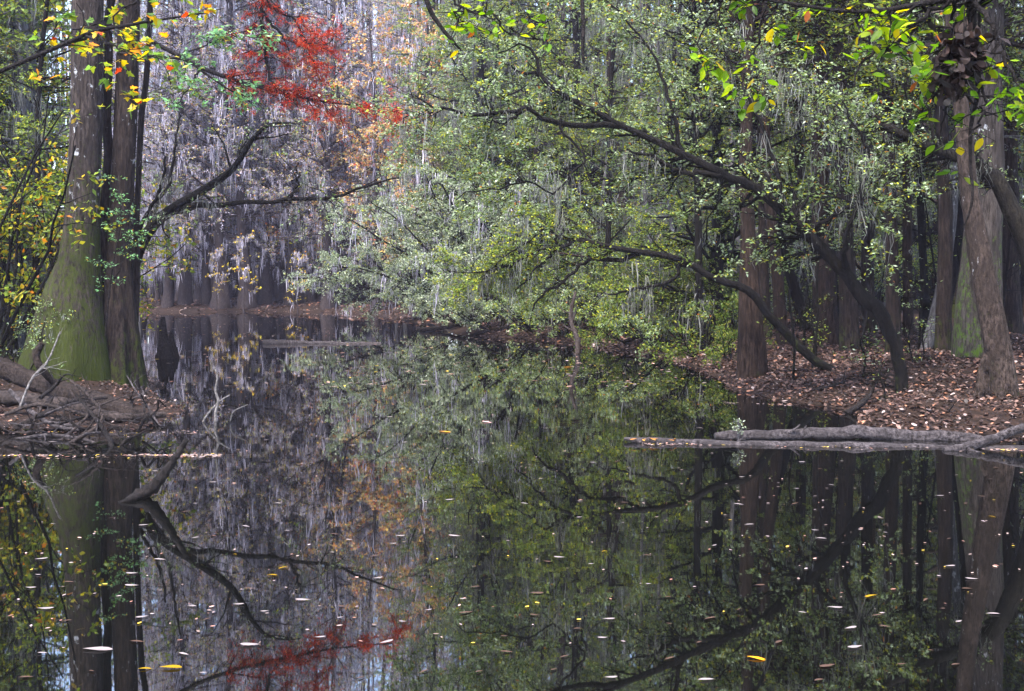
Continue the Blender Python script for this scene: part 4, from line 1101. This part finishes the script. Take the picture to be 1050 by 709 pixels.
knee("dark jagged cypress knee standing in the water right of the left trunks", [(167, 325, 21, 8), (176, 339, 21.1, 6), (172, 350, 20.8, 9), (181, 356, 20.9, 4)], 130, "cypress knees")
knee("low mossy cypress knee at the foot of the ribbed tupelo", [(141, 384, 13.7, 5), (147, 396, 13.5, 4)], 135, "cypress knees")

# small leafy sprig on the log
hero("seedling", "pale green seedling sprouting from the floating logs", "seedling", [(757, 452, 9.75, .6), (757, 443, 9.75, .5), (758, 436, 9.75, .4), (757, 430, 9.75, .3)], [], "bark_pale", "leaf_willow", 70, (.02, .035), (8, 24), (.06, .12), (.03, .06), 0, seed=140, sides=5, blo=.2, rough=.02)
# leafy saplings on the right bank
for i, (px, py, Y, hpx, lab) in enumerate([(885, 380, 13.4, 40, "pale-leaved sapling in front of the leaning tree's foot"), (905, 415, 12.2, 45, "thin bare sapling stem beside the leaning tree's foot"), (946, 400, 14.5, 110, "bushy-twigged sapling between leaning tree and mossy trunk"),
                                           (935, 405, 14, 80, "small sapling close right of the leaning tree"), (835, 380, 17, 80, "green-leaved sapling before the broad brown trunk")]):
    hero("sapling", lab, "sapling", [(px, py + 6, Y, 1.2), (px + 2, py - hpx * .3, Y, 1), (px - 3, py - hpx * .7, Y, .8), (px + 1, py - hpx, Y, .4)], [], "bark_dark", "leaf_sage" if i != 4 else "leaf_green", [110, 12, 120, 60, 160][i], (.035, .06), (18, 60), (.15, .5), (.08, .25), 0,
         seed=150 + i, sides=6, blo=.2, rough=.02, group="saplings on the right bank")

g = np.random.default_rng(170)
for i in range(18):
    Yb = g.uniform(14.5, 22)
    px = g.uniform(800, 1035)
    xb = (px - 525) / F * Yb
    if shore_sd(np.array([xb]), np.array([Yb]))[0] < .4:
        continue
    py = HOR + (CAM - gz(xb, Yb)) / Yb * F
    hp = g.uniform(60, 170)
    ln = g.normal(0, .12)
    hero("sapling", "thin dark bare-stemmed sapling among the right bank trunks", "sapling", [(px, py + 4, Yb, 1.5), (px + hp * .3 * ln, py - hp * .3, Yb, 1.3), (px + hp * .7 * ln + g.normal(0, 4), py - hp * .7, Yb, 1), (px + hp * ln, py - hp, Yb, .4)], [], "bark_dark", ["leaf_sage", "leaf_green"][i % 2], int(g.integers(6, 40)),
         (.035, .06), (16, 60), (.25, .8), (.1, .3), 0, seed=300 + i, sides=6, blo=.3, rough=.02, group="thin saplings on the right bank")

# ------------------------------------------------------------------ leaf litter and floating leaves
g = np.random.default_rng(160)


def bank_points(n, x0, x1, y0, y1, smin, smax):
    x = g.uniform(x0, x1, n)
    y = g.uniform(y0, y1, n)
    s = shore_sd(x, y)
    z = height(x, y)
    pz = np.sin(x * 2.9 + 1.3 * np.sin(y * 1.7)) * np.sin(y * 2.3 + x) + .6 * np.sin(x * 6.1 + y * 4.7)
    k = (z > 0.0) & (s > smin) & (s < smax) & (g.uniform(size=n) < .78 + .45 * pz)
    return np.stack([x[k], y[k], z[k]], 1)


b = MB()
for (n, x0, x1, y0, y1, smax, sz) in [(80000, 2.8, 9.5, 9, 24, 7, (.018, .08)), (9000, -8.5, -3, 10, 16.5, 4, (.03, .065)), (26000, -1, 12, 20, 34, 6, (.08, .15)), (24000, -26, 0, 34, 66, 7, (.12, .24)), (5000, -22, -5, 16, 46, 5, (.08, .16))]:
    q = bank_points(n, x0, x1, y0, y1, -.3, smax)
    q[:, 2] += g.uniform(.002, .035, len(q))
    big_leaves(b, q, sz, "oak", 2.2, .0, .30, g=g)
tag(b.build("leaf_litter", M["litter"], smooth=False), "russet and pink fallen leaves carpeting the banks", "leaf litter", kind="stuff")

# floating specks nobody could count: rafts along the edges and far flecks
b = MB()


def raft(x0, x1, Y0, Y1, n, sz, edge=.0):
    x = g.uniform(x0, x1, n)
    t = (x - x0) / (x1 - x0)
    y = Y0 * (1 - t) + Y1 * t + g.normal(0, edge, n) * (.4 + np.abs(np.sin(x * 2.1))) + .05 * np.sin(x * 3.7) + .03 * np.sin(x * 9)
    kp = g.uniform(size=n) < .25 + .75 * np.clip(np.sin(x * 4.3 + 1) + np.sin(x * 1.7), 0, 1)
    x, y = x[kp], y[kp]
    n = len(x)
    q = np.stack([x, y, np.full(n, .006) + g.uniform(0, .006, n)], 1)
    q = q[height(q[:, 0], q[:, 1]) < .01]
    big_leaves(b, q, sz, "oval", 3, 0, .05, g=g, flat=True)


raft(-4.6, -2.55, 8.95, 8.9, 420, (.02, .05), .05)
raft(-6.0, -3.2, 10.35, 10.3, 420, (.02, .05), .07)
raft(2.6, 4.8, 13.0, 12.2, 160, (.03, .07), .06)
raft(1.2, 4.9, 9.62, 9.25, 420, (.02, .045), .07)
n = 5200
Y = 4.4 * np.exp(g.uniform(0, 1, n) ** .55 * math.log(54 / 4.4))
x = g.uniform(-.52, .52, n) * Y
q = np.stack([x, Y, np.full(n, .006)], 1)
s = shore_sd(x, Y)
dens = .45 + .55 * np.sin(x * .9 + Y * .35) * np.sin(Y * .5 - x * .4)
q = q[(s < -.05) & (Y > 15) & (g.uniform(size=n) < dens + .25)]
big_leaves(b, q, (.04, .12), "oval", 3, 0, .05, g=g, flat=True)
n = 1300
Y = g.uniform(4.2, 16, n)
q = np.stack([g.uniform(-.52, .52, n) * Y, Y, np.full(n, .005)], 1)
q = q[(shore_sd(q[:, 0], q[:, 1]) < -.05) & (g.uniform(size=n) < .35 + .65 * np.clip(np.sin(q[:, 0] * 1.3 + Y * .8) + np.sin(q[:, 0] * .5 - Y * .9), 0, 1))]
big_leaves(b, q, (.010, .032), "oval", 3, 0, .05, g=g, flat=True)
tag(b.build("floating_litter", M["float_mix"], smooth=False), "thin rafts and flecks of fallen leaves drifting on the dark water", "floating leaves", kind="stuff")

# single floating leaves
def leaf_proto(shape, size, mat, seed):
    gg = np.random.default_rng(seed)
    b = MB()
    big_leaves(b, np.zeros((1, 3)), (size, size), shape, 3, 0, .10, g=gg, flat=True, along_x=True, slim=.62)
    o = b.build("fallen_leaf", M[mat], smooth=False)
    return Kind(o)


protos = [(leaf_proto("oak", .11, "float_pale", 1), "pale fallen leaf lying flat on the dark water"), (leaf_proto("oval", .09, "float_tan", 2), "tan fallen leaf lying flat on the dark water"), (leaf_proto("oak", .08, "float_tan", 3), "dull brown leaf lying flat on the dark water"),
          (leaf_proto("oval", .10, "float_pale", 4), "narrow pale leaf lying flat on the dark water"), (leaf_proto("oak", .08, "float_yellow", 5), "small yellow leaf lying flat on the dark water")]
pts = []
for k in range(3000):
    if len(pts) >= 230:
        break
    py = 355 + 345 * U(0, 1) ** 1.0
    px = U(14, 1036)
    Y = CAM * F / (py - HOR)
    x = (px - 525) / F * Y
    if shore_sd(np.array([x]), np.array([Y]))[0] > -.15 or Y > 15.5 and U(0, 1) < .0:
        continue
    if any(abs(x - a) < .12 and abs(Y - c_) < .15 for a, c_ in pts):
        continue
    pts.append((x, Y))
    kd, lab = protos[int(RNG.choice(5, p=[.3, .28, .17, .17, .08]))]
    kd.place(x, Y, U(-.45, .45) + math.pi * int(RNG.integers(0, 2)), U(.28, .72) * (1 if U(0, 1) < .8 else 1.3) , lab, "leaf", "leaves floating on the water", z=.006)
special = [(450, 443, "oak", .13, "float_orange", "bright orange leaf floating in mid channel"), (495, 433, "gum", .13, "float_pink", "pinkish curled leaf floating beside the bright orange one"), (163, 686, "oak", .09, "float_yellow", "large yellow leaf floating in the lower left corner"),
           (85, 667, "oak", .12, "float_pale", "large white leaf floating over the left trunk's reflection"), (766, 675, "oak", .08, "float_orange", "amber leaf floating near the bottom, right of centre"), (165, 363, "oval", .2, "float_yellow", "yellow leaf floating beside the dark cypress knee"), (578, 377, "oval", .16, "float_orange", "small orange leaf floating below the dead stub")]
for i, (px, py, sh, sz, mt, lab) in enumerate(special):
    Y = CAM * F / (py - HOR)
    leaf_proto(sh, sz, mt, 20 + i).place((px - 525) / F * Y, Y, U(-.5, .5), 1, lab, "leaf", z=.008)
KO = leaf_proto("oak", .085, "float_orange", 30)
for i in range(9):
    px = U(652, 700)
    KO.place((px - 525) / F * 9.62, 9.60 + U(-.03, .05), U(0, 6.28), U(.6, 1), "orange leaf resting on the low gray log's far end", "leaf", "orange leaves on the log", z=.055 - (px - 652) * 0.0002)

# ------------------------------------------------------------------ damp air under the trees
m, nt = new_mat("damp_air")
pv = N_(nt, "ShaderNodeVolumePrincipled")
pv.inputs["Color"].default_value = (0.80, 0.75, 1.0, 1)
pv.inputs["Density"].default_value = HAZE
pv.inputs["Anisotropy"].default_value = 0.2
nt.links.new(pv.outputs[0], N_(nt, "ShaderNodeOutputMaterial").inputs["Volume"])
b = MB()
x0, x1, y0, y1, z0, z1 = -1000, 1000, -1000, 1000, -2.0, 46
hv = [(x, y, z) for z in (z0, z1) for y in (y0, y1) for x in (x0, x1)]
b.add(hv, [[0, 2, 3, 1], [4, 5, 7, 6], [0, 1, 5, 4], [2, 6, 7, 3], [0, 4, 6, 2], [1, 3, 7, 5]])
if HAZE > 0:
    tag(b.build("haze", m, smooth=False), kind="stuff")

# ------------------------------------------------------------------ light, sky, camera
w = bpy.data.worlds.new("World")
S.world = w
w.use_nodes = True
nt = w.node_tree
nt.nodes.clear()
sky = nt.nodes.new("ShaderNodeTexSky")
sky.sky_type = "NISHITA"
sky.sun_disc = False
sky.air_density, sky.dust_density, sky.ozone_density = 1.0, 2.0, 1.0
EL, AZ = math.radians(63), math.radians(205)      # sun behind the camera, a little to the left
sky.sun_elevation = EL
sky.sun_rotation = AZ
bg = nt.nodes.new("ShaderNodeBackground")
bg.inputs[1].default_value = 0.11
nt.links.new(sky.outputs[0], bg.inputs[0])
nt.links.new(bg.outputs[0], nt.nodes.new("ShaderNodeOutputWorld").inputs[0])
sl = bpy.data.lights.new("sun", "SUN")
sl.energy = 1.5
sl.angle = math.radians(14)
sl.color = (1.0, 0.95, 0.9)
so = bpy.data.objects.new("sun", sl)
COL.objects.link(so)
from mathutils import Vector
d = Vector((math.sin(AZ) * math.cos(EL), math.cos(AZ) * math.cos(EL), math.sin(EL)))
so.rotation_euler = d.to_track_quat("Z", "Y").to_euler()
so.location = (0, 0, 40)

cam = bpy.data.cameras.new("camera")
cam.sensor_fit = "HORIZONTAL"
cam.sensor_width = 36
cam.lens = 36
cam.shift_y = -(354.5 - HOR) / 1050
cam.clip_start = .05
cam.clip_end = 3000
co = bpy.data.objects.new("camera", cam)
COL.objects.link(co)
co.location = (0, 0, CAM)
co.rotation_euler = (math.pi / 2, 0, 0)
S.camera = co

S.view_settings.view_transform = "Standard"
S.view_settings.look = "None"
S.view_settings.exposure = 3.4
S.view_settings.gamma = 1
S.view_settings.use_curve_mapping = False
cy = S.cycles
cy.max_bounces = 6
cy.diffuse_bounces = 3
cy.glossy_bounces = 3
cy.transmission_bounces = 3
